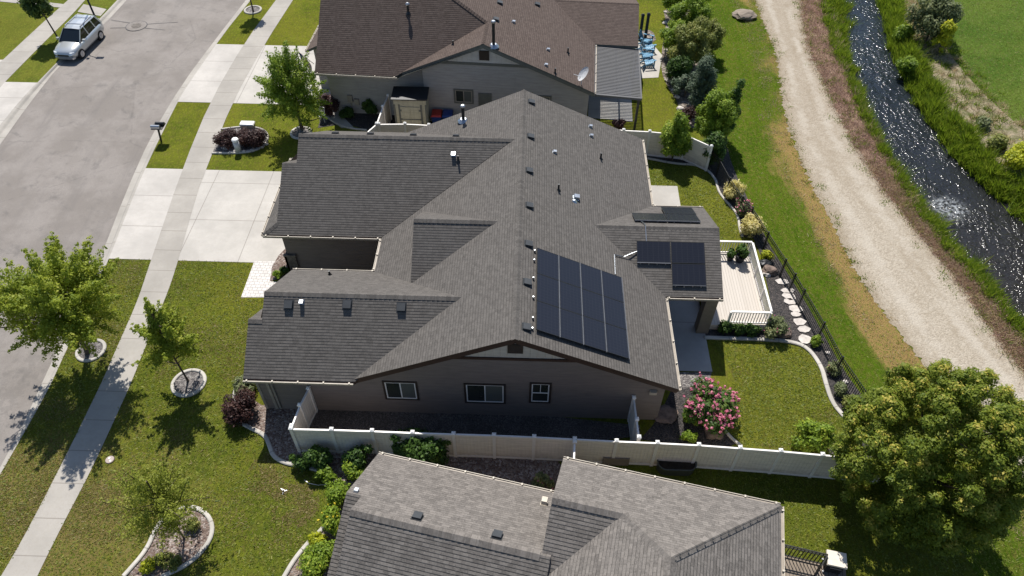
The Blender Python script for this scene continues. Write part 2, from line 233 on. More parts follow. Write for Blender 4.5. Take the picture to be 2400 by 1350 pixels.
# ------------------------------------------------------------------ mesh helpers
def off(o):
    v = V((0, 0, 0))
    while o is not None: v = v + o.location; o = o.parent
    return v
def thing(name, label, cat, loc=(0, 0, 0), group=None):
    o = bpy.data.objects.new(name, None); C.objects.link(o); o.location = loc; o.empty_display_size = .2
    return tag(o, label, cat, group)
def tag(o, label, cat, group=None):
    o['label'] = label; o['category'] = cat
    if group: o['group'] = group
    return o
def dup(root, loc, rz=0.0, label=None, s=1.0):
    r = root.copy(); C.objects.link(r); r.location = loc; r.rotation_euler = (0, 0, rz); r.scale = (s, s, s)
    if label: r['label'] = label
    for ch in list(root.children):
        c = ch.copy(); C.objects.link(c); c.parent = r
        for g in list(ch.children):
            d = g.copy(); C.objects.link(d); d.parent = c
    return r
class MB:
    def __init__(s): s.v = []; s.f = []; s.uv = []; s.mi = []
    def face(s, pts, uv=None, mi=0):
        b = len(s.v); s.v += [V(p) for p in pts]; s.f.append(list(range(b, b+len(pts))))
        if uv is None:
            P = [V(p) for p in pts]; n = V((0, 0, 0))
            for i in range(len(P)): n += P[i].cross(P[(i+1) % len(P)])
            n = n.normalized() if n.length > 1e-9 else V((0, 0, 1))
            if abs(n.z) > .995: ax, ay = V((1, 0, 0)), V((0, 1, 0))
            else: ax = V((0, 0, 1)).cross(n).normalized(); ay = n.cross(ax)
            uv = [(p.dot(ax), p.dot(ay)) for p in P]
        s.uv.append(uv); s.mi.append(mi); return s
    def hull8(s, c, mi=0):                  # 8 corners: bottom 0-3 ccw, top 4-7
        for q in ((3, 2, 1, 0), (4, 5, 6, 7), (0, 1, 5, 4), (1, 2, 6, 5), (2, 3, 7, 6), (3, 0, 4, 7)): s.face([c[i] for i in q], mi=mi)
        return s
    def box(s, a, b, mi=0):
        x0, y0, z0 = a; x1, y1, z1 = b
        return s.hull8([(x0, y0, z0), (x1, y0, z0), (x1, y1, z0), (x0, y1, z0), (x0, y0, z1), (x1, y0, z1), (x1, y1, z1), (x0, y1, z1)], mi)
    def obox(s, o, ex, ey, ez, mi=0):       # oriented box from a corner and three edge vectors
        o, ex, ey, ez = V(o), V(ex), V(ey), V(ez)
        return s.hull8([o, o+ex, o+ex+ey, o+ey, o+ez, o+ex+ez, o+ex+ey+ez, o+ey+ez], mi)
    def bar(s, p, q, w, h, up=(0, 0, 1), mi=0):
        p, q = V(p), V(q); d = q-p; up = V(up)
        sd = d.cross(up)
        sd = sd.normalized() if sd.length > 1e-6 else V((1, 0, 0))
        up = sd.cross(d).normalized()
        return s.obox(p-sd*w/2-up*h/2, d, sd*w, up*h, mi) if False else s.hull8([p-sd*w/2-up*h/2, p+sd*w/2-up*h/2, q+sd*w/2-up*h/2, q-sd*w/2-up*h/2, p-sd*w/2+up*h/2, p+sd*w/2+up*h/2, q+sd*w/2+up*h/2, q-sd*w/2+up*h/2], mi)
    def tube(s, pts, rad, n=8, cap=True, mi=0):
        P = [V(p) for p in pts]; rings = []
        if not isinstance(rad, (list, tuple)): rad = [rad]*len(P)
        for i, p in enumerate(P):
            d = (P[min(i+1, len(P)-1)]-P[max(i-1, 0)]).normalized()
            a = d.cross(V((0, 0, 1)) if abs(d.z) < .9 else V((1, 0, 0))).normalized(); b = d.cross(a)
            rings.append([p+a*math.cos(2*PI*k/n)*rad[i]+b*math.sin(2*PI*k/n)*rad[i] for k in range(n)])
        for i in range(len(P)-1):
            for k in range(n): s.face([rings[i][k], rings[i][(k+1) % n], rings[i+1][(k+1) % n], rings[i+1][k]], mi=mi)
        if cap: s.face(rings[0], mi=mi); s.face(rings[-1][::-1], mi=mi)
        return s
    def lathe(s, o, prof, n=16, mi=0, sx=1, sy=1):
        o = V(o); rings = [[o+V((r*sx*math.cos(2*PI*k/n), r*sy*math.sin(2*PI*k/n), z)) for k in range(n)] for r, z in prof]
        for i in range(len(prof)-1):
            for k in range(n): s.face([rings[i][k], rings[i][(k+1) % n], rings[i+1][(k+1) % n], rings[i+1][k]], mi=mi)
        s.face(rings[0][::-1], mi=mi); s.face(rings[-1], mi=mi); return s
    def prism(s, pts, h, mi=0):             # flat outline extruded up
        P = [V(p) for p in pts]; T = [p+V((0, 0, h)) for p in P]
        s.face(T, mi=mi)
        for i in range(len(P)): j = (i+1) % len(P); s.face([P[i], P[j], T[j], T[i]], mi=mi)
        return s
    def build(s, name, mats, parent=None, smooth=False):
        o_ = off(parent) if parent else V((0, 0, 0))
        me = bpy.data.meshes.new(name); me.from_pydata([tuple(p-o_) for p in s.v], [], s.f)
        ul = me.uv_layers.new(name='UVMap'); k = 0; arr = np.zeros(2*len(me.loops), 'f')
        for u in s.uv:
            for q in u: arr[k] = q[0]; arr[k+1] = q[1]; k += 2
        ul.data.foreach_set('uv', arr)
        for m in ([mats] if isinstance(mats, str) else mats): me.materials.append(MT[m])
        me.polygons.foreach_set('material_index', s.mi)
        if smooth:
            import bmesh
            bm = bmesh.new(); bm.from_mesh(me); bmesh.ops.remove_doubles(bm, verts=bm.verts, dist=1e-4); bm.to_mesh(me); bm.free()
            me.polygons.foreach_set('use_smooth', [True]*len(me.polygons))
        me.update(); o = bpy.data.objects.new(name, me); C.objects.link(o)
        if parent: o.parent = parent
        return o
def struct(o): o['kind'] = 'structure'; return o
def stuff(o): o['kind'] = 'stuff'; return o
# polylines
def ext(P, d0=40, d1=40):
    P = [V(p) for p in P]; a = (P[0]-P[1]).normalized()*d0; b = (P[-1]-P[-2]).normalized()*d1
    return ([P[0]+a] if d0 else [])+P+([P[-1]+b] if d1 else [])
def resamp(P, n):
    P = [V(p) for p in P]; L = [0]
    for i in range(1, len(P)): L.append(L[-1]+(P[i]-P[i-1]).length)
    out = []; j = 0
    for k in range(n):
        t = L[-1]*k/(n-1)
        while j < len(L)-2 and L[j+1] < t: j += 1
        f = (t-L[j])/max(1e-9, L[j+1]-L[j]); out.append(P[j].lerp(P[j+1], min(1, max(0, f))))
    return out
def smooth(P, it=2):                        # Chaikin
    P = [V(p) for p in P]
    for _ in range(it):
        Q = [P[0]]
        for a, b in zip(P, P[1:]): Q += [a.lerp(b, .25), a.lerp(b, .75)]
        P = Q+[P[-1]]
    return P
def resy(P, ys):                            # sample a polyline monotone in y at given y values
    P = sorted([V(p) for p in P], key=lambda p: p.y); out = []
    for y in ys:
        for a, b in zip(P, P[1:]):
            if a.y <= y <= b.y or b is P[-1]:
                f = (y-a.y)/max(1e-6, b.y-a.y); out.append(V((a.x+(b.x-a.x)*f, y, a.z+(b.z-a.z)*f))); break
    return out
def loft(name, rows, mat, vs=None, umetre=False, dz=None, parent=None):
    mb = MB(); n = len(rows[0]); L = [0]
    mid = rows[len(rows)//2]
    for i in range(1, n): L.append(L[-1]+(mid[i]-mid[i-1]).length)
    m = len(rows)-1
    for j in range(m):
        for i in range(n-1):
            u = [(k/m if not umetre else (rows[k][i]-rows[0][i]).length) for k in (j, j+1)]
            mb.face([rows[j][i], rows[j+1][i], rows[j+1][i+1], rows[j][i+1]], [(u[0], L[i]), (u[1], L[i]), (u[1], L[i+1]), (u[0], L[i+1])])
    return mb.build(name, mat, parent)
def sheet(name, P, mat, z, uvo=None, parent=None):
    P = [V((p[0], p[1], z)) for p in P]
    uv = None
    if uvo:
        o, a = V((uvo[0], uvo[1], 0)), uvo[2]; ex = V((math.cos(a), math.sin(a), 0)); ey = V((-ex.y, ex.x, 0)); uv = [((p-o).dot(ex), (p-o).dot(ey)) for p in P]
    return MB().face(P, uv).build(name, mat, parent)
def ribbon(P, w, h, z=0.0):                 # low rounded kerb along a polyline
    P = [V((p[0], p[1], z)) for p in P]; mb = MB(); n = len(P); L = 0; prev = None
    closed = (P[0]-P[-1]).length < 1e-4
    prof = [(-.5, 0), (-.5, .7), (-.3, 1), (.3, 1), (.5, .7), (.5, 0)]
    for i, p in enumerate(P):
        if closed: d = P[(i+1) % (n-1)]-P[(i-1) % (n-1)]
        else: d = P[min(i+1, n-1)]-P[max(i-1, 0)]
        d.normalize(); s_ = V((d.y, -d.x, 0)); ring = [p+s_*a*w+V((0, 0, b*h)) for a, b in prof]
        if prev:
            L1 = L+(p-P[i-1]).length
            for k in range(5): mb.face([prev[k], prev[k+1], ring[k+1], ring[k]], [(k*.1, L), (k*.1+.1, L), (k*.1+.1, L1), (k*.1, L1)])
            L = L1
        prev = ring
        if i in (0, n-1) and not closed: mb.face(ring)
    return mb
# ------------------------------------------------------------------ foliage
RN = np.random.default_rng
def leaf_obj(name, mat, parent, cen, rad, n, size, seed, up=.35, shell=.55, asp=.55, attr=None):
    g = RN(seed); cen = np.asarray(cen, float); rad = np.asarray(rad, float)
    if rad.ndim == 1: rad = np.repeat(rad[:, None], 3, 1)
    wgt = (rad.mean(1)**2); k = g.choice(len(cen), n, p=wgt/wgt.sum())
    d = g.normal(size=(n, 3)); d /= np.linalg.norm(d, axis=1)[:, None]
    r = (shell+(1-shell)*g.random(n))*(g.random(n)**.25)
    pos = cen[k]+rad[k]*d*r[:, None]
    nrm = d*1.0+g.normal(size=(n, 3))*.42; nrm[:, 2] += up; nrm /= np.linalg.norm(nrm, axis=1)[:, None]
    t1 = np.cross(nrm, g.normal(size=(n, 3))); t1 /= np.linalg.norm(t1, axis=1)[:, None]; t2 = np.cross(nrm, t1)
    s = size*(.6+.8*g.random(n))[:, None]
    vs = np.stack([pos-t1*s, pos+t2*s*asp-nrm*s*.12, pos+t1*s, pos-t2*s*asp-nrm*s*.12], 1).reshape(-1, 3)
    cr = g.random(len(cen)); val = cr[k]*.45+g.random(n)*.55
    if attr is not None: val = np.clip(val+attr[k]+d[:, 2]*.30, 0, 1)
    return quads(name, mat, parent, vs, np.repeat(val, 4))
def quads(name, mat, parent, vs, val, per=4):
    o_ = np.array(off(parent)) if parent else np.zeros(3)
    nv = len(vs); nf = nv//per; me = bpy.data.meshes.new(name)
    me.vertices.add(nv); me.vertices.foreach_set('co', (vs-o_).astype('f').ravel())
    me.loops.add(nv); me.loops.foreach_set('vertex_index', np.arange(nv, dtype='i'))
    me.polygons.add(nf); me.polygons.foreach_set('loop_start', np.arange(0, nv, per, dtype='i'))
    try: me.polygons.foreach_set('loop_total', np.full(nf, per, 'i'))
    except Exception: pass
    a = me.attributes.new('leafv', 'FLOAT', 'POINT'); a.data.foreach_set('value', val.astype('f'))
    me.materials.append(MT[mat]); me.update(calc_edges=True); me.validate()
    o = bpy.data.objects.new(name, me); C.objects.link(o)
    if parent: o.parent = parent
    return o
def clumps(c, rx, ry, rz, k, rc, seed, shape=None, fill=.35, squash=1.0, spray=0):
    g = RN(seed); out = []; rr = []
    c = np.array(c, float)
    cnt = 0
    while cnt < k:
        cnt += 1
        d = g.normal(size=3); d /= np.linalg.norm(d); q = d*(fill+(1-fill)*g.random()**.5)
        if shape:
            f = shape((q[2]+1)/2); q[0] *= f; q[1] *= f
        r_ = rc*(.65+.7*g.random())
        e = q*np.array([max(.05, rx-r_*.6), max(.05, ry-r_*.6), max(.05, rz-r_*.6)]); out.append(c+e); rr.append((r_, r_, r_*squash))
        if spray and np.linalg.norm(q) > .55:
            dn = e/np.linalg.norm(e)+np.array([0, 0, .35]); dn /= np.linalg.norm(dn)
            for m_, s_ in ((.9, .58), (1.55, .36), (2.0, .22)): out.append(c+e+dn*r_*m_*spray); rr.append((r_*s_, r_*s_, r_*s_*squash))
    return np.array(out), np.array(rr)
def limbs(mb, base, top, r0, targets, seed, frac=(.35, .95), r1=.03):
    g = random.Random(seed); b = V(base); t_ = V(top); mid = b.lerp(t_, .5)+V((g.uniform(-.06, .06), g.uniform(-.06, .06), 0))
    mb.tube([b, b.lerp(mid, .12), mid, t_], [r0*1.5, r0, r0*.75, r1], 9)
    for q in targets:
        q = V(q); f = g.uniform(*frac); s_ = b.lerp(t_, f); s_.z = min(s_.z, q.z-.15) if q.z-.15 > b.z+.3 else s_.z
        s_ = b.lerp(t_, max(.15, min(1, (s_.z-b.z)/max(.1, t_.z-b.z)))); m = s_.lerp(q, .5)+V((g.uniform(-.1, .1), g.uniform(-.1, .1), -.08))
        rr = r0*(1-f)*.55+.022; mb.tube([s_, m, q], [rr, rr*.65, .012], 5)
def tree(name, label, cat, base, c, r, k, rc, n, size, mat, seed, trunk_r=.1, shape=None, group=None, fill=.35, nl=14, top=None, up=.5, attr=None, squash=1.0, asp=.55, cn='crown', spray=0, core=0):
    root = thing(name, label, cat, base, group)
    cen, rad = clumps(c, *r, k, rc, seed, shape, fill, squash, spray)
    lc, lr = cen, rad; at_ = None
    if core: c2, r2 = clumps(c, r[0]*.82, r[1]*.82, r[2]*.82, core, rc*1.5, seed+9, None, .3); lc = np.concatenate([cen, c2]); lr = np.concatenate([rad, r2])
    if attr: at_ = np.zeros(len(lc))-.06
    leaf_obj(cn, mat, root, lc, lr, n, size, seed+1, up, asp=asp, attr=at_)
    mb = MB(); g = random.Random(seed); tg = [cen[i] for i in g.sample(range(len(cen)), min(nl, len(cen)))]
    limbs(mb, base, top or (c[0], c[1], c[2]+r[2]*.6), trunk_r, tg, seed); mb.build('trunk', 'bark', root, True)
    return root
def pip(p, poly):
    c = np.zeros(len(p), bool); q = np.roll(poly, 1, 0)
    for (x1, y1), (x2, y2) in zip(poly, q):
        if y1 != y2: c ^= ((y1 > p[:, 1]) != (y2 > p[:, 1])) & (p[:, 0] < (x2-x1)*(p[:, 1]-y1)/(y2-y1)+x1)
    return c
def tufts(name, mat, poly, n, h, wd, seed, excl=(), noise=None, inside=None):
    g = RN(seed); poly = np.array([tuple(q)[:2] for q in poly]); lo, hi = poly.min(0), poly.max(0); p = lo+(hi-lo)*g.random((n, 2)); k = pip(p, poly)
    for e in excl: k &= ~pip(p, np.array([tuple(q)[:2] for q in e]))
    if inside: k &= pip(p, np.array([tuple(q)[:2] for q in inside]))
    p = p[k]
    if noise:
        from mathutils import noise as nz
        v = np.array([nz.noise(V((a*noise[0]+seed, b*noise[0], 0)))+.5*nz.noise(V((a*noise[0]*3, b*noise[0]*3, 5))) for a, b in p]); p = p[v+g.normal(size=len(p))*.12 > noise[1]]
    n = len(p); p = np.c_[p, np.zeros(n)]; hh = h*(.5+g.random(n)); a = g.random(n)*2*PI; d = np.stack([np.cos(a), np.sin(a), a*0], 1)*wd*(.5+g.random(n))[:, None]*.5
    tip = p+np.stack([g.normal(size=n)*1.6*hh, g.normal(size=n)*1.6*hh, hh], 1)
    return stuff(quads(name, mat, None, np.stack([p-d, p+d, tip+d*.6, tip-d*.6], 1).reshape(-1, 3), np.repeat(g.random(n), 4)))
def bush(label, base, r, n, size, mat, seed, name='shrub', cat='shrub', group=None, k=None, rc=None, flowers=None, shape=None, zc=None, up=.5, asp=.55, part='foliage'):
    b = V(base); rx, ry, rz = r; c = (b.x, b.y, b.z+(zc if zc else rz*.95))
    root = thing(name, label, cat, b, group)
    k = k or 14; rc = rc or min(rx, ry)*.5
    cen, rad = clumps(c, rx, ry, rz, k, rc, seed, shape, .2)
    leaf_obj(part, mat, root, cen, rad, n, size, seed+1, up, asp=asp)
    mb = MB(); g = random.Random(seed)
    for i in range(5):
        q = V(cen[g.randrange(len(cen))]); mb.tube([b+V((g.uniform(-.08, .08), g.uniform(-.08, .08), -.02)), b.lerp(q, .55)+V((0, 0, .05)), q], [.035, .025, .008], 5)
    mb.build('stem', 'bark', root, True)
    if flowers:
        fm, fn, fs = flowers; g2 = RN(seed+5); kk = g2.choice(len(cen), fn)
        d = g2.normal(size=(fn, 3)); d[:, 2] = np.abs(d[:, 2])*.8+.1; d /= np.linalg.norm(d, axis=1)[:, None]
        fc = cen[kk]+rad[kk]*d*1.0
        leaf_obj('blossom', fm, root, fc, np.full(fn, fs), fn*12, fs*.5, seed+6, .5, .6, .9)
    return root
def blades(name, mat, A, B, n, h, wd, seed, lean=.5, fn=None, u=(0, 1), clump=0):
    g = RN(seed); A = np.array([tuple(p) for p in A]); B = np.array([tuple(p) for p in B]); m = len(A)
    if clump:
        kc = max(1, n//clump); tc = g.random(kc)*(m-1); uc = u[0]+(u[1]-u[0])*g.random(kc); hc = .5+g.random(kc)*.8; j = g.integers(0, kc, n)
        t = np.clip(tc[j], 0, m-1.001); uu = uc[j]; hs = hc[j]
    else: t = g.random(n)*(m-1.001); uu = u[0]+(u[1]-u[0])*g.random(n); hs = np.ones(n)
    i = t.astype(int); f = (t-i)[:, None]; a = A[i]*(1-f)+A[i+1]*f; b = B[i]*(1-f)+B[i+1]*f
    p = a+(b-a)*uu[:, None]
    if clump: p[:, :2] += g.normal(size=(n, 2))*.16
    if fn is not None: p = p[fn(p)]; n = len(p); hs = hs[:n]
    hh = h*(.5+.8*g.random(n))*hs; ang = g.random(n)*2*PI; dx, dy = np.cos(ang)*wd*.5, np.sin(ang)*wd*.5
    tip = p+np.stack([g.normal(size=n)*lean*hh, g.normal(size=n)*lean*hh, hh], 1)
    p0 = p.copy(); p0[:, 0] -= dx; p0[:, 1] -= dy; p1 = p.copy(); p1[:, 0] += dx; p1[:, 1] += dy
    lowp = p0.copy(); p0[:, 2] -= .03; p1[:, 2] -= .03
    mid1 = (p1*.45+tip*.55); mid1[:, 0] += dx*.35; mid1[:, 1] += dy*.35
    vs = np.stack([p0, p1, mid1, tip], 1).reshape(-1, 3)
    return stuff(quads(name, mat, None, vs, np.repeat(g.random(n), 4)))
# ------------------------------------------------------------------ terrain
struct(MB().face([(-3000, -3000, -1.6), (3000, -3000, -1.6), (3000, 3000, -1.6), (-3000, 3000, -1.6)]).build('ground', 'lawn_far'))
N = 160; YS = [-12+i*(112/(N-1)) for i in range(N)]
def line(px, z=0.0): return resy(smooth(ext(GL(px, z), 60, 70), 1), YS)
def shx(P, dx): return [V((p.x+dx, p.y, p.z)) for p in P]
RE = line([(573, 0), (503, 90), (423, 197), (350, 320), (292, 450), (230, 610), (150, 780), (93, 900), (43, 1010), (0, 1087)])
RB = line([(588, 0), (522, 82), (440, 200), (417, 237), (340, 395), (297, 500), (255, 610), (200, 728), (150, 833), (117, 907), (50, 1027), (0, 1113)])
WE = line([(293, 0), (247, 50), (140, 147), (70, 235), (0, 333)]); WB = line([(275, 0), (228, 50), (88, 193), (40, 245), (0, 295)])
SL = line([(647, 0), (573, 100), (493, 237), (427, 397), (353, 613), (322, 707), (293, 772), (237, 900), (227, 920), (163, 1052), (90, 1195), (43, 1283), (3, 1350)])
SR = line([(687, 0), (618, 107), (543, 243), (483, 398), (463, 450), (418, 610), (400, 667), (382, 713), (333, 833), (307, 900), (240, 1047), (200, 1130), (160, 1205), (117, 1290), (88, 1350)])
WSR = line([(200, 0), (167, 37), (100, 103), (17, 187), (0, 206)]); WSL = line([(160, 0), (80, 72), (0, 147)])
BL = line([(1925, 0), (1940, 80), (1985, 180), (2030, 290), (2090, 390), (2130, 470), (2200, 560), (2290, 660), (2400, 800)])
WL = line([(1968, 0), (1978, 110), (2000, 180), (2035, 290), (2090, 400), (2150, 480), (2215, 560), (2300, 650), (2400, 775)], -.55)
WR = line([(2066, 0), (2076, 60), (2108, 150), (2140, 220), (2185, 295), (2260, 385), (2325, 450), (2400, 512)], -.55)
BR = line([(2100, 0), (2112, 60), (2142, 130), (2190, 215), (2250, 300), (2320, 380), (2400, 440)])
DR = line([(2150, 0), (2185, 70), (2250, 160), (2325, 240), (2400, 305)])
PL_ = line([(1768, 0), (1800, 75), (1822, 130), (1832, 240), (1850, 310), (1880, 385), (1910, 450), (1950, 520), (2000, 630), (2060, 720), (2130, 810), (2160, 850), (2260, 960), (2350, 1070), (2400, 1150)])
PR_ = line([(1878, 0), (1890, 110), (1930, 180), (1960, 260), (2000, 330), (2060, 430), (2120, 500), (2190, 590), (2250, 660), (2300, 740), (2400, 870)])
ML = line([(1640, 0), (1665, 120), (1690, 250), (1705, 365), (1745, 452), (1795, 565), (1840, 635), (1862, 668), (1885, 707), (1932, 790), (1975, 868), (2045, 965), (2120, 1080), (2200, 1200), (2290, 1350)])
def setz(P, z): return [V((p.x, p.y, z)) for p in P]
far = lambda P, x, z=0: [V((x, P[-1].y, z)), V((x, P[0].y, z))]
# lawns: behind the east kerb, west of the road, and the field beyond the creek
lawn_e = MB(); pts = RB+[p for p in reversed(BL)]
lawn_e = loft('lawn', [RB, [a.lerp(b, .45) for a, b in zip(RB, BL)], BL], 'lawn_front'); struct(lawn_e)
struct(loft('lawn', [shx(WB, -140), WB], 'lawn_far'))
struct(loft('field', [BR, shx(BR, 140)], 'field'))
struct(loft('road', [setz(WE, -.115), [a.lerp(b, .5)-V((0, 0, .07)) for a, b in zip(WE, RE)], setz(RE, -.115)], 'asphalt'))
def kerb(E_, B_, nm):
    rows = [setz(E_, -.125), setz(E_, -.108)]+[[V((*(a.lerp(b, f)).xy, z)) for a, b in zip(E_, B_)] for f, z in ((.35, -.118), (.55, -.105), (.72, -.02), (.82, .008), (1, .012))]+[setz(B_, -.05)]
    struct(loft(nm, rows, 'concrete_kerb'))
kerb(RE, RB, 'kerb'); kerb(WE, WB, 'kerb')
struct(loft('sidewalk', [setz(SL, .016), setz(SR, .016)], 'concrete_walk', umetre=True)); struct(loft('sidewalk', [setz(WSL, .016), setz(WSR, .016)], 'concrete_walk', umetre=True))
def between(P, y0, y1, z):                  # cut a polyline to a y range
    a = resy(P, [y0]); b = resy(P, [y1]); return [V((p.x, p.y, z)) for p in a+[p for p in P if y0 < p.y < y1]+b]
def yof(px, py): return G(px, py).y
# driveways and aprons
def drive(ya, yb, xr, nm='driveway', mat='concrete_drive', z=.008):
    L = between(SR, ya, yb, z); return struct(sheet(nm, [(xr, ya), (xr, yb)]+[(p.x-.004, p.y) for p in reversed(L)], mat, z, (xr, ya, 0)))
def apron(ya, yb, P, Q, z=.0165):
    a, b = between(P, ya, yb, z), between(Q, ya, yb, z); n = 12
    return struct(sheet('apron', [(p.x, p.y) for p in b]+[(p.x, p.y) for p in reversed(a)], 'concrete_apron', z, (a[0].x, ya, 0)))
y0, y1 = yof(420, 611), yof(483, 398); drive(y0, y1, -12.0); apron(y0, y1, RB, SL)
y2, y3 = yof(543, 242), yof(618, 106); drive(y2, y3, -13.0); apron(y2, y3, RB, SL)
y4, y5 = -5, yof(50, 190); y5 = G(88, 194).y
a, b = between(WSR, y4, y5, .0165), between(WB, y4, y5, .0165); struct(sheet('apron', b+a[::-1], 'concrete_apron', .0165, (-40, y4, 0)))
a = between(WSL, y4, yof(0, 140), .008); struct(sheet('driveway', a+[(a[-1].x-12, a[-1].y), (a[0].x-12, a[0].y)], 'concrete_drive', .008, (-50, y4, 0)))
for q in (((0, 4), (160, 20), (165, 12), (0, -8)), ((182, 28), (236, 38), (250, 22), (196, 10)), ((175, 40), (228, 50), (233, 44), (182, 32))):
    struct(sheet('path', GL(q)[::-1], 'concrete_walk', .020))
# paver path to the entry, small pads, rear patio
struct(sheet('path', [G(565, 697), G(628, 697), G(645, 613), G(596, 613)], 'paver', .012, (-16, 24, 0))); struct(sheet('path', [G(628, 697), G(628, 697)+V((4.5, 0, 0)), G(633, 660)+V((4.5, 0, 0)), G(633, 660)], 'paver', .010, (-16, 24, 0)))
struct(sheet('patio', [(6.0, 20.64), (8.93, 20.64), (8.93, 29), (6.0, 29)], 'concrete_patio', .020, (6, 20.64, 0)))
a = G(1590, 873); struct(sheet('patio', [(7.0, 32.3), (8.9, 32.3), (8.93, 34.2), (7.0, 34.2)], 'concrete_pad', .020)); struct(sheet('patio', [(5.8, 32.1), (7.0, 32.1), (7.0, 34.2), (5.8, 34.2)], 'concrete_patio', .018))
struct(sheet('patio', [G(x, y) for x, y in ((1500, 184), (1543, 182), (1552, 130), (1525, 98), (1490, 98), (1480, 184))], 'concrete_pad', .020))
struct(sheet('patio', [(3.9, 41), (6.8, 40.7), (7.1, 46.5), (4.2, 46.5)], 'concrete_patio', .018)); struct(sheet('patio', [G(740, 250), G(800, 300), G(830, 300), G(780, 250)], 'concrete_pad', .018))
# meadow between yard fence and gravel path, path, weed strip, creek banks
def jit(P, s, seed, sp=1):
    g = random.Random(seed); Q = []
    for a, b in zip(P, P[1:]):
        for k in range(6): q = a.lerp(b, k/6); Q.append(V((q.x+g.gauss(0, s), q.y, q.z)))
    return Q+[P[-1]]
struct(loft('meadow', [setz(ML, .006), setz([a.lerp(b, .25) for a, b in zip(ML, PL_)], .006), setz([a.lerp(b, .5) for a, b in zip(ML, PL_)], .006), setz([a.lerp(b, .75) for a, b in zip(ML, PL_)], .006), setz(PL_, .006)], 'meadow'))
J1, J2 = jit(PL_, .09, 1), jit(PR_, .10, 2)
struct(loft('gravel_path', [setz(J1, .012), setz(J2, .012)], 'gravel_path'))
struct(loft('weed_strip', [setz(jit(shx(PR_, -.5), .12, 4), .008), setz(jit(BL, .13, 5), .008)], 'weed_soil'))
def bump_rows(A, B, fs): return [[V((*(a.lerp(b, f)).xy, a.lerp(b, f).z+d)) for a, b in zip(A, B)] for f, d in fs]
struct(loft('creek_bank', bump_rows(BL, WL, ((0, 0), (.3, .02), (.7, -.0), (1.0, -.05), (1.5, -.25))), 'bank'))
struct(loft('creek_bank', bump_rows(WR, BR, ((-.5, -.25), (0, -.05), (.35, .05), (.7, .05), (1, 0))), 'bank'))
struct(loft('creek', [shx(WL, -.6), [a.lerp(b, .5) for a, b in zip(WL, WR)], shx(WR, .6)], 'water'))
struct(loft('dry_ground', [setz(BR, .006), setz(jit(DR, 0, 3)[::6]+[DR[-1]] if False else DR, .006)], 'dry_soil'))
def noisem(P_, s, seed, thr):
    from mathutils import noise
    return np.array([noise.noise(V((p[0]*s+seed, p[1]*s, 0))) > thr for p in P_])
blades('bank_grass', 'blade_green', BL, WL, 70000, .36, .05, 11, .5, u=(-.05, 1.12), clump=40)
blades('bank_grass', 'blade_green', BL, WL, 16000, .6, .05, 31, .5, u=(.5, 1.45), clump=90)
blades('weeds', 'blade_green', PR_, BL, 9000, .16, .04, 32, .7, u=(0, 1.05), clump=14)
blades('bank_grass', 'blade_green', WR, BR, 22000, .8, .06, 33, .5, u=(-.25, .9), clump=110)
blades('bank_grass', 'blade_straw', BL, WL, 5000, .5, .04, 12, .4, clump=26)
blades('bank_grass', 'blade_green', WR, BR, 95000, .55, .055, 13, .5, u=(-.10, 1.2), clump=60)
blades('weeds', 'blade_weed', shx(PR_, -.05), BL, 120000, .13, .03, 14, .8, u=(-.04, 1.04), clump=12)
blades('weeds', 'blade_straw', PR_[:70], BL[:70], 30000, .14, .03, 15, .8, u=(0, 1), clump=12); blades('weeds', 'blade_straw', shx(PR_, -.4), shx(PR_, .5), 9000, .12, .03, 25, .8, clump=10)
blades('path_weeds', 'blade_green', shx(PR_, -.75), shx(PR_, .35), 5200, .11, .05, 16, .9, clump=22)
blades('path_weeds', 'blade_green', shx(PL_, -.3), shx(PL_, .5), 3400, .09, .05, 17, .9, clump=24)
blades('dry_weeds', 'blade_straw', BR, shx(DR, .6), 30000, .25, .04, 18, .8, clump=20)
blades('dry_weeds', 'blade_green', shx(BR, .2), shx(DR, 1.2), 16000, .28, .05, 19, .6, clump=26)
blades('meadow_grass', 'blade_straw', [a.lerp(b, .62) for a, b in zip(ML, PL_)], shx(PL_, .3), 26000, .09, .035, 20, .9, clump=16)
# planting beds
def bed(px, mat, z=.010, nm='rock_bed'): return struct(sheet(nm, smooth(GL(px), 1), mat, z))
fl = [(1700, 330), (1720, 400), (1755, 470), (1795, 560), (1840, 632), (1885, 703), (1932, 787), (1975, 865), (2045, 960), (2060, 990)]
cv = [(1517, 372), (1583, 385), (1633, 387), (1660, 400), (1678, 423), (1680, 437), (1687, 456), (1708, 480), (1730, 505), (1733, 540), (1740, 556)]
cv2 = [(1650, 792), (1760, 795), (1850, 800), (1893, 815), (1925, 860), (1935, 900), (1950, 945), (1975, 975), (2002, 1002)]
bed(cv+[(1775, 560), (1812, 735), (1820, 800)]+cv2[3:]+fl[::-1]+[(1600, 330), (1510, 345)], 'lava_rock')
bed([(1650, 740), (1820, 735), (1835, 800), (1760, 795), (1650, 792)], 'lava_rock', .013)
bed([(622, 955), (545, 905), (550, 985), (590, 1005), (622, 1020), (635, 1060), (680, 1085), (770, 1110), (785, 1130), (880, 1120), (960, 1060), (1060, 1120), (1280, 1180), (1340, 1080), (1200, 1070), (1000, 1050), (700, 1030)], 'brown_rock', .010)
bed([(615, 950), (705, 950), (700, 1010), (690, 1085), (640, 1060), (630, 1010)], 'brown_rock', .014)
bed([(690, 1000), (700, 950), (1500, 985), (1500, 1035), (1100, 1030)], 'side_gravel', .012)
bed([(1500, 1030), (1540, 985), (1580, 900), (1625, 870), (1700, 1003), (1738, 1045), (1640, 1050)], 'lava_rock', .011); struct(sheet('rock_bed', [G(1590, 873), G(1668, 873), G(1660, 900), G(1600, 912)], 'grey_rock', .012))
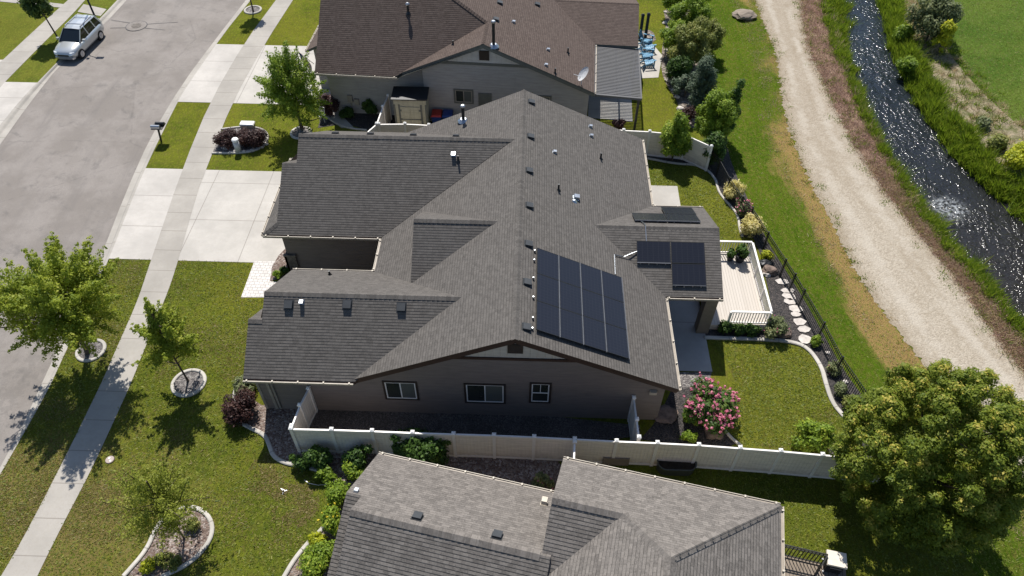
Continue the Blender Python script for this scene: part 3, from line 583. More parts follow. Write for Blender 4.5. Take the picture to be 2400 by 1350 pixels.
bed([(1940, 1055), (2010, 1000), (2060, 985), (2110, 1100), (1960, 1100)], 'lava_rock', .010)
bed([(497, 357), (515, 305), (560, 297), (610, 300), (630, 318), (620, 345), (590, 358)], 'grey_rock', .012)
bed([(632, 660), (640, 613), (690, 560), (760, 540), (900, 550), (880, 640), (700, 640)], 'brown_rock', .013)
bed([(300, 1350), (345, 1295), (370, 1240), (400, 1205), (435, 1188), (475, 1193), (500, 1225), (500, 1255), (470, 1300), (430, 1330), (380, 1355)], 'brown_rock', .010)
bed([(745, 300), (760, 250), (760, 215), (1010, 230), (1010, 270), (900, 310), (860, 305), (810, 290)], 'lava_rock', .011)
bed([(1555, 25), (1562, 60), (1550, 120), (1550, 170), (1565, 205), (1590, 240), (1600, 300), (1670, 300), (1655, 200), (1620, 0)], 'cobble', .010)
bed([(1500, 72), (1530, 70), (1540, 100), (1500, 100)], 'cobble', .013)
bed([(670, 1350), (690, 1310), (765, 1235), (800, 1120), (900, 1100), (830, 1350)], 'brown_rock', .010)
def edging(label, pts, w=.13, h=.09, close=False, it=2):
    P = smooth(GL(pts), it)
    if close: P = P+[P[0].copy()]
    return tag(ribbon(P, w, h, .004).build('garden_edging', 'edging'), label, 'garden edging', 'curved concrete edgings round the planting beds')
edging('curved concrete edging of back lawn from white fence down past golden shrubs to deck', cv)
edging('curved concrete edging sweeping round the lower back lawn beside iron fence', cv2, .2)
edging('short concrete edging from pink rose bush down to long vinyl fence', [(1695, 1003), (1710, 1025), (1738, 1047)])
edging('wavy concrete edging from maroon shrub past the corner of the vinyl fence', [(560, 890), (548, 930), (555, 985), (585, 1003), (622, 1020), (632, 1045), (640, 1070), (665, 1085), (700, 1092), (740, 1100), (770, 1110), (785, 1130)], .18)
edging('looping concrete edging round mulch bed under thin sparse tree', [(290, 1352), (345, 1290), (365, 1240), (395, 1205), (425, 1190), (465, 1190), (495, 1215), (500, 1255), (470, 1300), (430, 1330), (380, 1352)], .17)
edging('concrete edging curving down the lawn past yellow flowers beside the lower house', [(665, 1355), (690, 1312), (725, 1270), (765, 1232), (790, 1190)], .17)
edging('low concrete edging round the dark red barberry bed', [(497, 360), (560, 360), (600, 354), (624, 338), (630, 318), (615, 302), (575, 297), (518, 304)])
edging('dark stone edging along the shed side bed of the brown roofed house', [(760, 270), (785, 290), (820, 302), (860, 306)], .12)
def ring(label, px, r, seed, n='tree_ring'):
    c = G(*px); root = thing(n, label, 'tree ring', c, 'concrete rings round the street trees')
    P = [c+V((r*math.cos(a*PI/16), r*math.sin(a*PI/16), 0)) for a in range(33)]; P[-1] = P[0].copy()
    ribbon(P, .16, .09, 0).build('edging', 'edging', root); MB().face([(p.x, p.y, .025) for p in P[:-1]]).build('rock_fill', 'grey_rock', root)
ring('concrete ring of pebbles under the big bright green street tree', (214, 822), .62, 1); ring('concrete ring of pebbles under the young front lawn tree', (443, 898), .72, 2)
ring('concrete ring at the foot of the tree beside the driveways, partly behind roof', (706, 312), .62, 3); ring('concrete ring on the far grass strip at top of the street', (593, 24), .62, 4)

# lawn turf: short tufts over the mown areas near the camera
bedA = [(560, 890), (548, 930), (555, 985), (585, 1003), (622, 1020), (632, 1045), (640, 1070), (665, 1085), (700, 1092), (785, 1130), (1000, 1100), (1000, 900)]
loopP = smooth(GL([(290, 1352), (345, 1290), (365, 1240), (395, 1205), (425, 1190), (465, 1190), (495, 1215), (500, 1255), (470, 1300), (430, 1330), (380, 1352)]), 1)
ringP = lambda px, r: [G(*px)+V((r*math.cos(k*PI/8), r*math.sin(k*PI/8), 0)) for k in range(16)]
frontP = between(SR, 8, 27.0, 0)+GL([(590, 616), (560, 700), (622, 700), (600, 745), (570, 890), (548, 930), (555, 985), (622, 1020), (640, 1070), (700, 1092), (785, 1132), (765, 1232), (690, 1312), (665, 1355)])+[V((-8, 8, 0))]
stripP = between(RB, 8, 27.0, 0)+between(SL, 8, 27.0, 0)[::-1]
backP = GL([(1525, 380), (1633, 392), (1660, 405), (1676, 425), (1684, 456), (1726, 505), (1730, 540), (1735, 560), (1690, 560), (1660, 490), (1600, 488), (1590, 437), (1525, 437)])
lowP = GL([(1662, 798), (1760, 800), (1850, 806), (1890, 820), (1920, 862), (1930, 900), (1944, 945), (1970, 978), (1996, 1004), (1990, 1060), (1830, 1050), (1740, 1044), (1712, 1020), (1716, 870)])
yardP = GL([(1840, 1190), (1600, 1120), (1620, 1095), (1940, 1120), (2100, 1120), (2350, 1200), (2400, 1350), (1840, 1350)])
meadP = ML[20:130]+[a.lerp(b, .8) for a, b in zip(ML, PL_)][20:130][::-1]
cir = lambda px, r: [G(*px)+V((r*math.cos(k*PI/8), r*math.sin(k*PI/8), 0)) for k in range(16)]
ex_ = [loopP, ringP((214, 822), .72), ringP((443, 898), .82)]
for i, (P_, n_) in enumerate(((frontP, 150000), (stripP, 60000), (backP, 26000), (lowP, 40000), (yardP, 50000), (meadP, 150000), (GL([(2160, 0), (2400, 0), (2400, 300), (2330, 235), (2255, 155), (2190, 65)]), 60000))):
    tufts('lawn_grass', 'blade_lawn', P_, n_//3, .024, .045, 300+i, ex_)
    if i < 2:
        for px, r in (((245, 1185), 1.7), ((60, 1110), 1.7), ((90, 1230), 1.5), ((150, 1290), 1.6), ((640, 1110), 1.1), ((690, 1185), 1.0)):
            if i == (0 if px[0] > 200 else 1): tufts('dry_grass', 'blade_dry', cir(px, r), 5000, .022, .035, 340+px[0], ex_, (1.1, -.05), P_)
    if i in (0, 1, 3): tufts('dry_grass', 'blade_dry', P_, n_//(2 if i < 2 else 4), .02, .035, 320+i, ex_, (.35, .12 if i < 2 else .3))
# ------------------------------------------------------------------ houses
class Frame:
    def __init__(s, o, ang): s.o = V(o); s.ex = V((math.cos(ang), math.sin(ang), 0)); s.ey = V((-s.ex.y, s.ex.x, 0))
    def __call__(s, x, y, z=0.0): return V((s.o.x, s.o.y, 0))+s.ex*x+s.ey*y+V((0, 0, z))
    def px(s, px, py, y): return hit(px, py, s(0, y, 0), s.ey)
    def loc(s, p): d = p-V((s.o.x, s.o.y, 0)); return (d.dot(s.ex), d.dot(s.ey), p.z)
def roofpart(root, fr, planes, mat, fascia, t=.17):
    mb = MB()
    for poly in planes:
        P = [fr(*p) for p in poly]; n = V((0, 0, 0))
        for i in range(len(P)): n += P[i].cross(P[(i+1) % len(P)])
        if n.z < 0: P = P[::-1]
        mb.face(P, mi=0)
        B = [p-V((0, 0, t)) for p in P]
        for i in range(len(P)): j = (i+1) % len(P); mb.face([B[i], B[j], P[j], P[i]], mi=1)
        mb.face(B[::-1], mi=1)
    return mb.build('roof', [mat, fascia], root)
def caps(roof, fr, lines, mat, w=.3):       # ridge and hip cap shingles
    for a, b in lines:
        mb = MB(); a, b = fr(*a), fr(*b); d = b-a; n = max(2, int(d.length/.2)); s_ = d.cross(V((0, 0, 1))).normalized()*w/2
        sl_ = .045+abs(w)*.17
        for k in range(n):
            p, q = a+d*(k/n), a+d*((k+1.12)/n); u0, u1 = V((0, 0, .035)), V((0, 0, .012))
            mb.face([p-s_-V((0, 0, sl_))+u0, q-s_-V((0, 0, sl_))+u1, q+u1, p+u0], [(k*.31, .05), (k*.31+.2, .05), (k*.31+.2, .12), (k*.31, .12)])
            mb.face([p+u0, q+u1, q+s_-V((0, 0, sl_))+u1, p+s_-V((0, 0, sl_))+u0], [(k*.31, .05), (k*.31+.2, .05), (k*.31+.2, .12), (k*.31, .12)])
        mb.build('ridge_cap', mat, roof)
def gutter(roof, fr, segs, dots=True):
    for a, b in segs:
        p, q = fr(*a), fr(*b); d = (q-p); L = d.length; d.normalize(); o_ = d.cross(V((0, 0, 1))); mb = MB()
        dn = V((0, 0, -.14)); p0 = p+o_*.004-V((0, 0, .01)); q0 = q+o_*.004-V((0, 0, .01))
        mb.bar(p0+o_*.05-V((0, 0, .09)), q0+o_*.05-V((0, 0, .09)), .09, .09, mi=1); mb.bar(p0+o_*.095-V((0, 0, .03)), q0+o_*.095-V((0, 0, .03)), .022, .05)
        if dots:
            n = max(2, int(L/1.05))
            for k in range(n+1): c = p0.lerp(q0, (k+.15)/(n+.3))+o_*.07; mb.obox(c-d*.03-o_*.045, d*.06, o_*.08, V((0, 0, .03)))
        mb.build('gutter', ['gutter_pale', 'gutter_trough'], roof)
def vent_box(roof, p, n, mat='roof_vent', s=.31, h=.14):
    n = V(n).normalized(); u = V((n.x, n.y, 0)).normalized(); up = (V((0, 0, 1))-n*n.z).normalized(); sd = up.cross(n); p = V(p)
    mb = MB(); mb.obox(p-sd*s*.62-up*s*.62+n*.004, sd*s*1.24, up*s*1.24, n*.012)
    c = [p-sd*s/2-up*s/2, p+sd*s/2-up*s/2, p+sd*s/2+up*s/2, p-sd*s/2+up*s/2]
    mb.hull8([q+n*.01 for q in c]+[c[0]+n*h, c[1]+n*h, c[2]+n*h*.65, c[3]+n*h*.65]); return mb.build('roof_vent', mat, roof)
def pipe(roof, p, h=.4, r=.05, mat='metal_dark', cap=None):
    mb = MB(); p = V(p); mb.lathe(p-V((0, 0, .05)), [(r*2.6, 0), (r*1.2, .12), (r, .14), (r, h), (r*.7, h)], 10, 0)
    if cap: mb.lathe(p+V((0, 0, h)), [(r*1.0, 0), (r*1.9, .02), (r*1.9, .09), (r*.9, .15)], 12, 1)
    return mb.build('vent_pipe', [mat, cap or mat], roof)
def flue(roof, p, h=.9, r=.085):
    mb = MB(); p = V(p); mb.lathe(p-V((0, 0, .1)), [(.30, 0), (.16, .22), (r, .24), (r, h)], 12, 0); mb.lathe(p+V((0, 0, h-.1)), [(r, 0), (r*1.5, .03), (r*1.5, .11), (r*1.0, .15)], 14, 1)
    mb.lathe(p-V((0, 0, .02)), [(.34, 0), (.3, .06), (.17, .16)], 10, 1)
    return mb.build('flue', ['metal_dark', 'pipe_galv'], roof)
def window(root, fr, x0, x1, z0, z1, y, trim='trim_dark', frame='white', slider=True, cols=2, name='window'):
    # on a wall facing local -y, standing proud of the siding
    mb = MB(); T = .09
    for a, b, c, d in ((x0-T, x1+T, z1, z1+T), (x0-T, x1+T, z0-T, z0), (x0-T, x0, z0, z1), (x1, x1+T, z0, z1)):
        mb.hull8([fr(a, y-.035, c), fr(b, y-.035, c), fr(b, y+.01, c), fr(a, y+.01, c), fr(a, y-.035, d), fr(b, y-.035, d), fr(b, y+.01, d), fr(a, y+.01, d)])
    w_ = mb.build(name, trim, root); mb = MB(); t = .05
    bars = [(x0, x1, z1-t, z1), (x0, x1, z0, z0+t), (x0, x0+t, z0+t, z1-t), (x1-t, x1, z0+t, z1-t)]
    xm = (x0+x1)/2; zm = (z0+z1)/2
    if slider: bars.append((xm-t/2, xm+t/2, z0+t, z1-t))
    else: bars += [(x0+t, x1-t, zm-t/2, zm+t/2), (xm-.012, xm+.012, zm+t/2, z1-t)]
    for a, b, c, d in bars: mb.hull8([fr(a, y-.02, c), fr(b, y-.02, c), fr(b, y+.01, c), fr(a, y+.01, c), fr(a, y-.02, d), fr(b, y-.02, d), fr(b, y+.01, d), fr(a, y+.01, d)])
    mb.build('frame', frame, w_)
    for a, b, g_ in ((x0+.01, xm, 'glass'), (xm, x1-.01, 'glass_blind' if slider else 'glass')): MB().face([fr(a, y-.006, z0+.01), fr(b, y-.006, z0+.01), fr(b, y-.006, z1-.01), fr(a, y-.006, z1-.01)]).build('pane', g_, w_)
    return w_
def wallpart(root, fr, polys, mat, name='wall'):
    mb = MB()
    for P in polys: mb.face([fr(*p) for p in P])
    return mb.build(name, mat, root)
def rect(x0, x1, y0, y1, z0, z1):           # the four sides of a box of walls
    return [[(x0, y0, z0), (x1, y0, z0), (x1, y0, z1), (x0, y0, z1)], [(x1, y0, z0), (x1, y1, z0), (x1, y1, z1), (x1, y0, z1)], [(x1, y1, z0), (x0, y1, z0), (x0, y1, z1), (x1, y1, z1)], [(x0, y1, z0), (x0, y0, z0), (x0, y0, z1), (x0, y1, z1)]]
# ---- house with the solar panels
B = Frame((0, 0), 0); hb = thing('house', 'grey shingled single storey house with solar panels and taupe siding, filling the middle', 'house', (0, 26, 0))
XR, XL, XM, ZM, YN, YF = 6.47, -7.07, -.29, 6.04, 17.5, 34.65
zr = lambda x: ZM-(ZM-3)*abs(x-XM)/(XR-XM)
gn = lambda y: 3+.657*(y-26.05)
nn = lambda y: 3+.644*(y-17.4)
planes = [
 [(XR, YN, 3), (XR, YF, 3), (XM, YF, ZM), (XM, YN, ZM)], [(XL, YF, 3), (XL, YN, 3), (XM, YN, ZM), (XM, YF, ZM)],
 # garage wing: near slope with lower front gable and skirt, far slope
 [(-7.1, 26.05, 3), (-.72, 30.42, gn(30.42)), (-11.58, 30.42, gn(30.42)), (-11.58, 29.15, gn(29.15)), (-12.30, 29.15, gn(29.15)), (-12.32, 26.56, gn(26.56)), (-12.97, 26.05, 3)],
 [(-.72, 30.42, gn(30.42)), (-11.58, 30.42, gn(30.42)), (-11.58, 34.75, 3), (-7.1, 34.75, 3)],
 [(-12.30, 29.15, gn(29.15)), (-10.9, 29.15, gn(29.15)), (-10.9, 32.2, 3), (-12.30, 32.2, 3)],
 [(-12.97, 26.05, 3), (-12.32, 26.56, 3.34), (-12.32, 31.7, 3.34), (-12.97, 32.2, 3)],
 # near left wing
 [(-6.9, 17.4, 3), (-2.65, 20.48, nn(20.48)), (-10.96, 20.48, nn(20.48)), (-10.96, 19.48, nn(19.48)), (-11.53, 19.48, nn(19.48)), (-11.53, 17.4, 3)],
 [(-2.65, 20.48, nn(20.48)), (-10.96, 20.48, nn(20.48)), (-10.96, 23.7, 3), (-7.0, 23.7, 3)],
 [(-11.53, 19.48, nn(19.48)), (-10.6, 19.48, nn(19.48)), (-10.6, 21.56, 3), (-11.53, 21.56, 3)],
 # cross gable over the entry
 [(-1.29, 24.6, 5.59), (-5.08, 24.6, 5.59), (-5.08, 22.17, 3.90)], [(-1.29, 24.6, 5.59), (-5.08, 24.6, 5.59), (-5.08, 27.03, 3.90)],
 # rear patio wing
 [(XR, 22.63, 3), (9.12, 22.63, 3), (9.12, 25.75, 4.435), (3.27, 25.75, 4.435)], [(XR, 28.87, 3), (9.12, 28.87, 3), (9.12, 25.75, 4.435), (3.27, 25.75, 4.435)]]
rb = roofpart(hb, B, planes, 'shingle_grey', 'fascia_brown')
caps(rb, B, [((XM, YF, ZM), (XM, YN, ZM)), ((-11.58, 30.42, gn(30.42)), (-.72, 30.42, gn(30.42))), ((-10.96, 20.48, nn(20.48)), (-2.65, 20.48, nn(20.48))), ((-5.08, 24.6, 5.59), (-1.29, 24.6, 5.59)), ((9.12, 25.75, 4.435), (3.27, 25.75, 4.435)), ((-11.53, 19.48, nn(19.48)), (-10.96, 19.48, nn(19.48))), ((-12.97, 26.05, 3), (-12.32, 26.56, 3.34))], 'shingle_grey')
gutter(rb, B, [((XR, YN, 3), (XR, 22.6, 3)), ((XR, 28.9, 3), (XR, YF, 3)), ((-12.97, 26.05, 3), (-7.1, 26.05, 3)), ((-11.53, 17.4, 3), (-6.95, 17.4, 3)), ((-7.07, 26.0, 3), (-7.07, 23.75, 3)), ((-7.0, 23.7, 3), (-10.96, 23.7, 3)), ((XR, 22.63, 3), (9.12, 22.63, 3)), ((9.12, 28.87, 3), (XR, 28.87, 3)), ((-12.97, 32.2, 3), (-12.97, 26.05, 3))])
Yw, XE, XW = 17.93, 6.05, -6.7
top = lambda x: zr(x)-.14
W = [[(-11.42, Yw, 0), (XE, Yw, 0), (XE, Yw, top(XE)), (XM, Yw, top(XM)), (-6.9, Yw, top(-6.9)), (-6.95, Yw, 2.9), (-11.42, Yw, 2.9)],
 [(XE, Yw, 0), (XE, 34.2, 0), (XE, 34.2, 2.95), (XE, Yw, 2.95)], [(XW, 34.2, 0), (XE, 34.2, 0), (XE, 34.2, top(XE)), (XM, 34.2, top(XM)), (XW, 34.2, top(XW))],
 [(-11.42, Yw, 0), (-11.42, 23.2, 0), (-11.42, 23.2, 2.9), (-10.97, 20.48, 4.75), (-11.42, Yw, 2.9)], [(-11.42, 23.2, 0), (XW, 23.2, 0), (XW, 23.2, 2.95), (-11.42, 23.2, 2.95)],
 [(XW, 23.2, 0), (XW, 26.5, 0), (XW, 26.5, 2.95), (XW, 23.2, 2.95)], [(-12.3, 26.55, 0), (XW, 26.55, 0), (XW, 26.55, 2.95), (-12.3, 26.55, 2.95)],
 [(-12.3, 26.55, 0), (-12.3, 34.2, 0), (-12.3, 34.2, 2.9), (-12.3, 29.2, 4.7), (-12.3, 26.55, 2.95)], [(-12.3, 34.2, 0), (XW, 34.2, 0), (XW, 34.2, 2.95), (-12.3, 34.2, 2.95)],
 [(-11.5, 26.9, 2.9), (-11.5, 34.2, 2.9), (-11.5, 30.42, 5.6)], [(-5.0, 22.6, 4.0), (-5.0, 26.6, 4.0), (-5.0, 24.6, 5.4)], [(8.95, 23.1, 2.8), (8.95, 28.4, 2.8), (8.95, 25.75, 4.25)]]
wb = wallpart(hb, B, W, 'siding_taupe')
# gable field of board and batten, belt board, rake boards, louvre
g0 = [(-2.62, Yw-.02, 4.30), (1.98, Yw-.02, 4.30), (XM, Yw-.02, 5.36)]
MB().face([B(*p) for p in g0]).build('gable_panel', 'batten_cream', hb)
mb = MB(); mb.box((-3.6, Yw-.07, 4.16), (3.0, Yw-.03, 4.30))
for s_ in (-1, 1): mb.bar(B(XM, YN+.02, ZM-.20), B(XM+s_*6.72, YN+.02, zr(XM+s_*6.72)-.20), .05, .17); mb.bar(B(XM, Yw-.05, ZM-.55), B(XM+s_*3.4, Yw-.05, zr(XM+s_*3.4)-.50), .04, .18)
mb.build('trim_board', 'fascia_brown', hb)
mb = MB(); mb.box((-.60, Yw-.06, 4.62), (0.02, Yw-.022, 5.2))
lv = mb.build('gable_louvre', 'trim_dark', hb); mb = MB()
for k in range(8): mb.box((-.53, Yw-.075, 4.67+k*.064), (-.05, Yw-.058, 4.70+k*.064))
mb.build('slat', 'wood_dark', lv)
window(hb, B, -5.83, -4.52, 1.14, 2.33, Yw-.004); window(hb, B, -2.36, -.76, 1.05, 2.33, Yw-.004); window(hb, B, .43, 1.18, 1.2, 2.52, Yw-.004, slider=False)
mb = MB(); mb.box((5.42, Yw-.1, 2.06), (5.72, Yw+.0, 2.30)); mb.box((5.44, Yw-.16, 2.22), (5.70, Yw-.1, 2.30)); mb.build('dryer_hood', 'gutter_pale', hb)
mb = MB()
for x in (-11.42, -10.98): mb.box((x, Yw-.03, 0), (x+.12, Yw-.002, 2.85))
mb.box((-11.45, Yw-.12, .05), (-11.2, Yw-.03, 2.8)) if False else None
mb.tube([(-10.72, Yw-.05, 2.85), (-10.72, Yw-.05, .1)], .04, 6); mb.build('downspout', 'fascia_tan', hb)
mb = MB(); mb.box((-12.42, 26.42, 0), (-11.85, 26.54, 1.1)); mb.box((-12.46, 26.40, 1.1), (-11.82, 26.545, 1.2)); mb.box((-12.43, 26.42, 0), (-12.31, 27.2, 1.1)); mb.build('stone_wainscot', 'stone_column', hb)
for y0_, y1_ in ((27.0, 29.4), (29.9, 33.6)): mb = MB(); mb.box((-12.36, y0_, .02), (-12.31, y1_, 2.3)); mb.build('garage_door', 'white', hb)
mb = MB(); mb.box((XW-.06, 24.3, .02), (XW-.01, 25.3, 2.1)); mb.build('front_door', 'wood_dark', hb)
mb = MB(); mb.hull8([(8.48, 22.95, 0), (9.05, 22.95, 0), (9.05, 23.5, 0), (8.48, 23.5, 0), (8.50, 22.9, 2.83), (9.07, 22.9, 2.83), (9.07, 23.45, 2.83), (8.50, 23.45, 2.83)]); mb.build('porch_post', 'wood_tan', hb)
mb = MB(); mb.box((8.48, 28.0, 0), (9.0, 28.5, 2.83)); mb.build('porch_post', 'wood_tan', hb)
nR, nL = (.449, 0, 1), (-.449, 0, 1); nG, nGf = (0, -.657, 1), (0, .657, 1)
PR0, PL0 = (XR, 0, 3), (XL, 0, 3)
for q in ((1245, 240), (1243, 321), (1240, 401), (1240, 483), (1238, 573), (1235, 663), (1233, 768)): vent_box(rb, hit(*q, PR0, nR), nR)
for q in ((677, 714), (814, 714), (941, 720)): vent_box(rb, hit(q[0], q[1], (0, 17.4, 3), (0, -.644, 1)), (0, -.644, 1), s=.34)
for q in ((776, 314), (855, 317), (957, 320), (1060, 323)): x_ = hit(q[0], q[1]+1, (0, 34.79, 3), nGf).x; vent_box(rb, V((x_, 31.5, 3+.657*(34.78-31.5))), nGf, s=.3, h=.12)
vent_box(rb, hit(708, 708, (0, 17.4, 3), (0, -.644, 1)), (0, -.644, 1), 'pipe_galv', .17, .22); vent_box(rb, hit(1063, 362, (0, 26.05, 3), nG), nG, 'pipe_galv', .2, .2); vent_box(rb, hit(1349, 464, PR0, nR), nR, 'pipe_galv', .25, .2)
for q in ((1383, 297), (1385, 319), (1299, 357)): vent_box(rb, hit(*q, PR0, nR), nR, 'pipe_galv', .16, .14)
for q in ((1408, 372), (1309, 446)): pipe(rb, hit(*q, PR0, nR), .42)
pipe(rb, hit(1074, 378, (0, 26.05, 3), nG), .4); pipe(rb, hit(773, 644, (0, 23.7, 3), (0, .61, 1)), .3); pipe(rb, hit(1345, 471, PR0, nR), .12, .07, 'pipe_galv')
flue(rb, hit(1086, 283, PL0, nL), .95)
# ---- solar arrays (each array is bolted together)
def array(label, quads_, n, gaps, rails):
    n = V(n).normalized(); o_ = quads_[0][0]; root = thing('solar_array', label, 'solar panels', o_, 'solar arrays on the grey roof')
    for a, b, c, d in quads_:
        t = n*.035; mb = MB(); mb.face([a+t, b+t, c+t, d+t], [(0, 0), (1, 0), (1, 1.5), (0, 1.5)])
        pn = mb.build('solar_panel', 'solar', root); mb = MB(); P = [a, b, c, d]
        for i in range(4):
            p, q = P[i], P[(i+1) % 4]; r_ = P[(i+2) % 4]; inn = (r_-q).normalized()*.022
            mb.hull8([p, q, q+inn, p+inn, p+n*.04, q+n*.04, q+inn+n*.04, p+inn+n*.04])
        mb.face([p-n*.0 for p in P][::-1]); mb.build('frame', 'metal_dark', pn)
    mb = MB()
    for p, q in rails: mb.bar(p, q, .045, .05, n)
    mb.build('rail', 'frame_alu', root); mb = MB()
    for p, q in rails:
        for k in range(4):
            c = p.lerp(q, (k+.4)/4); mb.obox(c-V((.03, .03, .13)), V((.06, 0, 0)), V((0, .06, 0)), V((0, 0, .12)))
    mb.build('mounting_foot', 'pipe_galv', root); return root
def RP(x, y, h=.13): return V((x, y, zr(x)+h))
X0, X1, Y0_, Y1_ = .49, 4.34, 18.14, 22.70; qd = []; dx = (X1-X0)/4; dy = (Y1_-Y0_)/3
for i in range(4):
    for j in range(3): qd.append((RP(X0+i*dx+.018, Y0_+j*dy+.008), RP(X0+(i+1)*dx-.018, Y0_+j*dy+.008), RP(X0+(i+1)*dx-.018, Y0_+(j+1)*dy-.008), RP(X0+i*dx+.018, Y0_+(j+1)*dy-.008)))
arr = array('large array of twelve black solar panels on the right slope beside the ridge', qd, nR, 0, [(RP(X0+i*dx, Y0_, .135), RP(X0+i*dx, Y1_, .135)) for i in (1, 2, 3, 4)])
mb = MB()
for q in ((1256, 588), (1255, 610), (1253, 652), (1253, 697), (1252, 745), (1251, 770)): mb.lathe(hit(*q, (XR, 0, 3.1), nR)-V((.05, 0, .1)), [(.045, 0), (.045, .13), (.03, .16)], 8)
mb.build('roof_anchor', 'pipe_galv', arr)
def WP(x, y, h=.10): return V((x, y, 3+.46*(y-22.63)+h))
def WF(x, y, h=.10): return V((x, y, 3+.46*(28.87-y)+h))
pn = [(5.20, 6.76, 24.05, 25.0), (6.79, 8.35, 24.05, 25.0), (6.79, 8.35, 23.08, 24.02)]
array('three black solar panels in a stepped group on the near slope of the rear wing', [(WP(a, c), WP(b, c), WP(b, d), WP(a, d)) for a, b, c, d in pn], (0, -.46, 1), 0, [(WP(5.2, 24.03, .11), WP(6.76, 24.03, .11)), (WP(6.79, 23.07, .11), WP(8.35, 23.07, .11))])
pn = [(5.22, 6.78, 26.38, 27.4), (6.81, 8.37, 26.38, 27.4), (6.84, 8.40, 27.43, 28.45)]
array('low seen black solar panels on the far slope of the rear wing', [(WF(a, c), WF(b, c), WF(b, d), WF(a, d)) for a, b, c, d in pn], (0, .46, 1), 0, [(WF(5.22, 26.37, .11), WF(8.37, 26.37, .11))])
mb = MB(); P = [hit(*q, (XR, 0, 3.06), nR) for q in ((1442, 643), (1440, 597), (1462, 602))]+[WP(5.2, 24.55, .08)]
for p, q in zip(P, P[1:]): mb.bar(p, q, .035, .035)
P = [WF(5.5, 26.4, .08), WF(5.62, 26.0, .08), V((5.64, 25.75, 4.5)), WP(5.66, 25.0, .08)]
for p, q in zip(P, P[1:]): mb.bar(p, q, .035, .035); mb.build('conduit', 'pipe_galv', rb)
# ---- brown roofed house at the top
A_ = Frame(G(1393, 218, 3.0), math.radians(-3.1)); ha = thing('house', 'brown shingled house with sage grey siding and metal patio roof, at the top', 'house', A_(-6.8, 3))
za = lambda x: 3-.4276*x if x > -6.78 else 5.9-.4276*(-6.78-x)
na = lambda y: 3.55+.84*(y+.2)
ra = roofpart(ha, A_, [
 [(0, 0, 3), (0, 16, 3), (-14, 16, 8.99), (-14, 6.27, 8.99), (-6.78, 2.6, 5.9), (-6.78, 0, 5.9)], [(-6.78, 0, 5.9), (-6.78, 2.6, 5.9), (-12.2, -.2, 3.58), (-12.2, 0, 3.58)],
 [(-17.25, -.2, 3.55), (-12.2, -.2, 3.55), (-6.78, 2.6, 5.9), (-14, 6.27, 8.99), (-17.25, 6.27, 8.99)], [(-14, 6.27, 8.99), (-17.25, 6.27, 8.99), (-17.25, 16, 3), (-14, 16, 3)],
 [(-18.85, 3.25, 3), (-17.2, 3.25, 3.8), (-17.2, 8.6, 3.8), (-18.85, 8.6, 3)],
 [(0, 5.85, 3), (2.85, 5.85, 3), (2.85, 9.2, 4.26), (-2.95, 9.2, 4.26)], [(-2.95, 9.2, 4.26), (2.85, 9.2, 4.26), (2.85, 12.6, 3), (0, 12.6, 3)]], 'shingle_brown', 'fascia_green')
caps(ra, A_, [((-6.78, 0, 5.9), (-6.78, 2.6, 5.9)), ((-6.78, 2.6, 5.9), (-14, 6.27, 8.99)), ((2.85, 9.2, 4.26), (-2.95, 9.2, 4.26))], 'shingle_brown')
gutter(ra, A_, [((-17.25, -.2, 3.55), (-12.1, -.2, 3.55)), ((-18.85, 8.6, 3), (-18.85, 3.25, 3)), ((0, 0, 3), (0, 5.8, 3))])
ta = lambda x: za(x)-.14
wallpart(ha, A_, [[(-16.9, .85, 0), (-10.65, .85, 0), (-10.65, .85, 4.0), (-16.9, .85, 4.0)], [(-10.65, .45, 0), (-.3, .45, 0), (-.3, .45, ta(-.3)), (-6.78, .45, ta(-6.78)), (-10.65, .45, ta(-10.65))],
 [(-10.65, .85, 0), (-10.65, .45, 0), (-10.65, .45, 4.1), (-10.65, .85, 4.1)], [(-.3, .45, 0), (-.3, 15, 0), (-.3, 15, 2.95), (-.3, .45, 2.95)], [(-16.9, .85, 0), (-16.9, 15, 0), (-16.9, 15, 3.4), (-16.9, 6.3, 8.6), (-16.9, .85, 4.0)],
 [(-18.5, 3.6, 0), (-16.9, 3.6, 0), (-16.9, 3.6, 3.4), (-18.5, 3.6, 2.9)], [(-18.5, 3.6, 0), (-18.5, 8.3, 0), (-18.5, 8.3, 2.9), (-18.5, 3.6, 2.9)], [(0, 6.1, 0), (2.5, 6.1, 0), (2.5, 6.1, 2.95), (0, 6.1, 2.95)], [(2.5, 6.1, 0), (2.5, 12.3, 0), (2.5, 12.3, 2.9), (2.5, 9.2, 4.1), (2.5, 6.1, 2.9)]], 'siding_sage')
MB().face([A_(*p) for p in ((-9.35, .42, 4.42), (-4.2, .42, 4.42), (-6.78, .42, 5.42))]).build('gable_panel', 'batten_pale', ha)
mb = MB(); mb.obox(A_(-9.9, .40, 4.24), A_.ex*6.3, A_.ey*.04, V((0, 0, .17)))
for x in (0, -10.65): mb.bar(A_(-6.78, .02, 5.9-.2), A_(x if x == 0 else -12.2, .02, za(x if x == 0 else -12.2)-.2), .05, .16); mb.bar(A_(-6.78, .42, 5.52), A_(-6.78+(3.2 if x == 0 else -3.2), .42, 5.52-.4276*3.2), .04, .14)
mb.build('trim_board', 'trim_sage', ha); mb = MB(); mb.obox(A_(-7.08, .36, 4.62), A_.ex*.6, A_.ey*.05, V((0, 0, .62))); mb.build('gable_louvre', 'trim_dark', ha)
def wxa(px, py, y=.45): return A_.loc(hit(px, py, A_(0, y), A_.ey))
for q in (((1066, 240), (1108, 211)),):
    a, b = wxa(*q[0]), wxa(*q[1]); window(ha, A_, a[0]+.06, b[0]-.06, a[2]+.06, b[2]-.06, .446, 'trim_sage', 'fascia_tan')
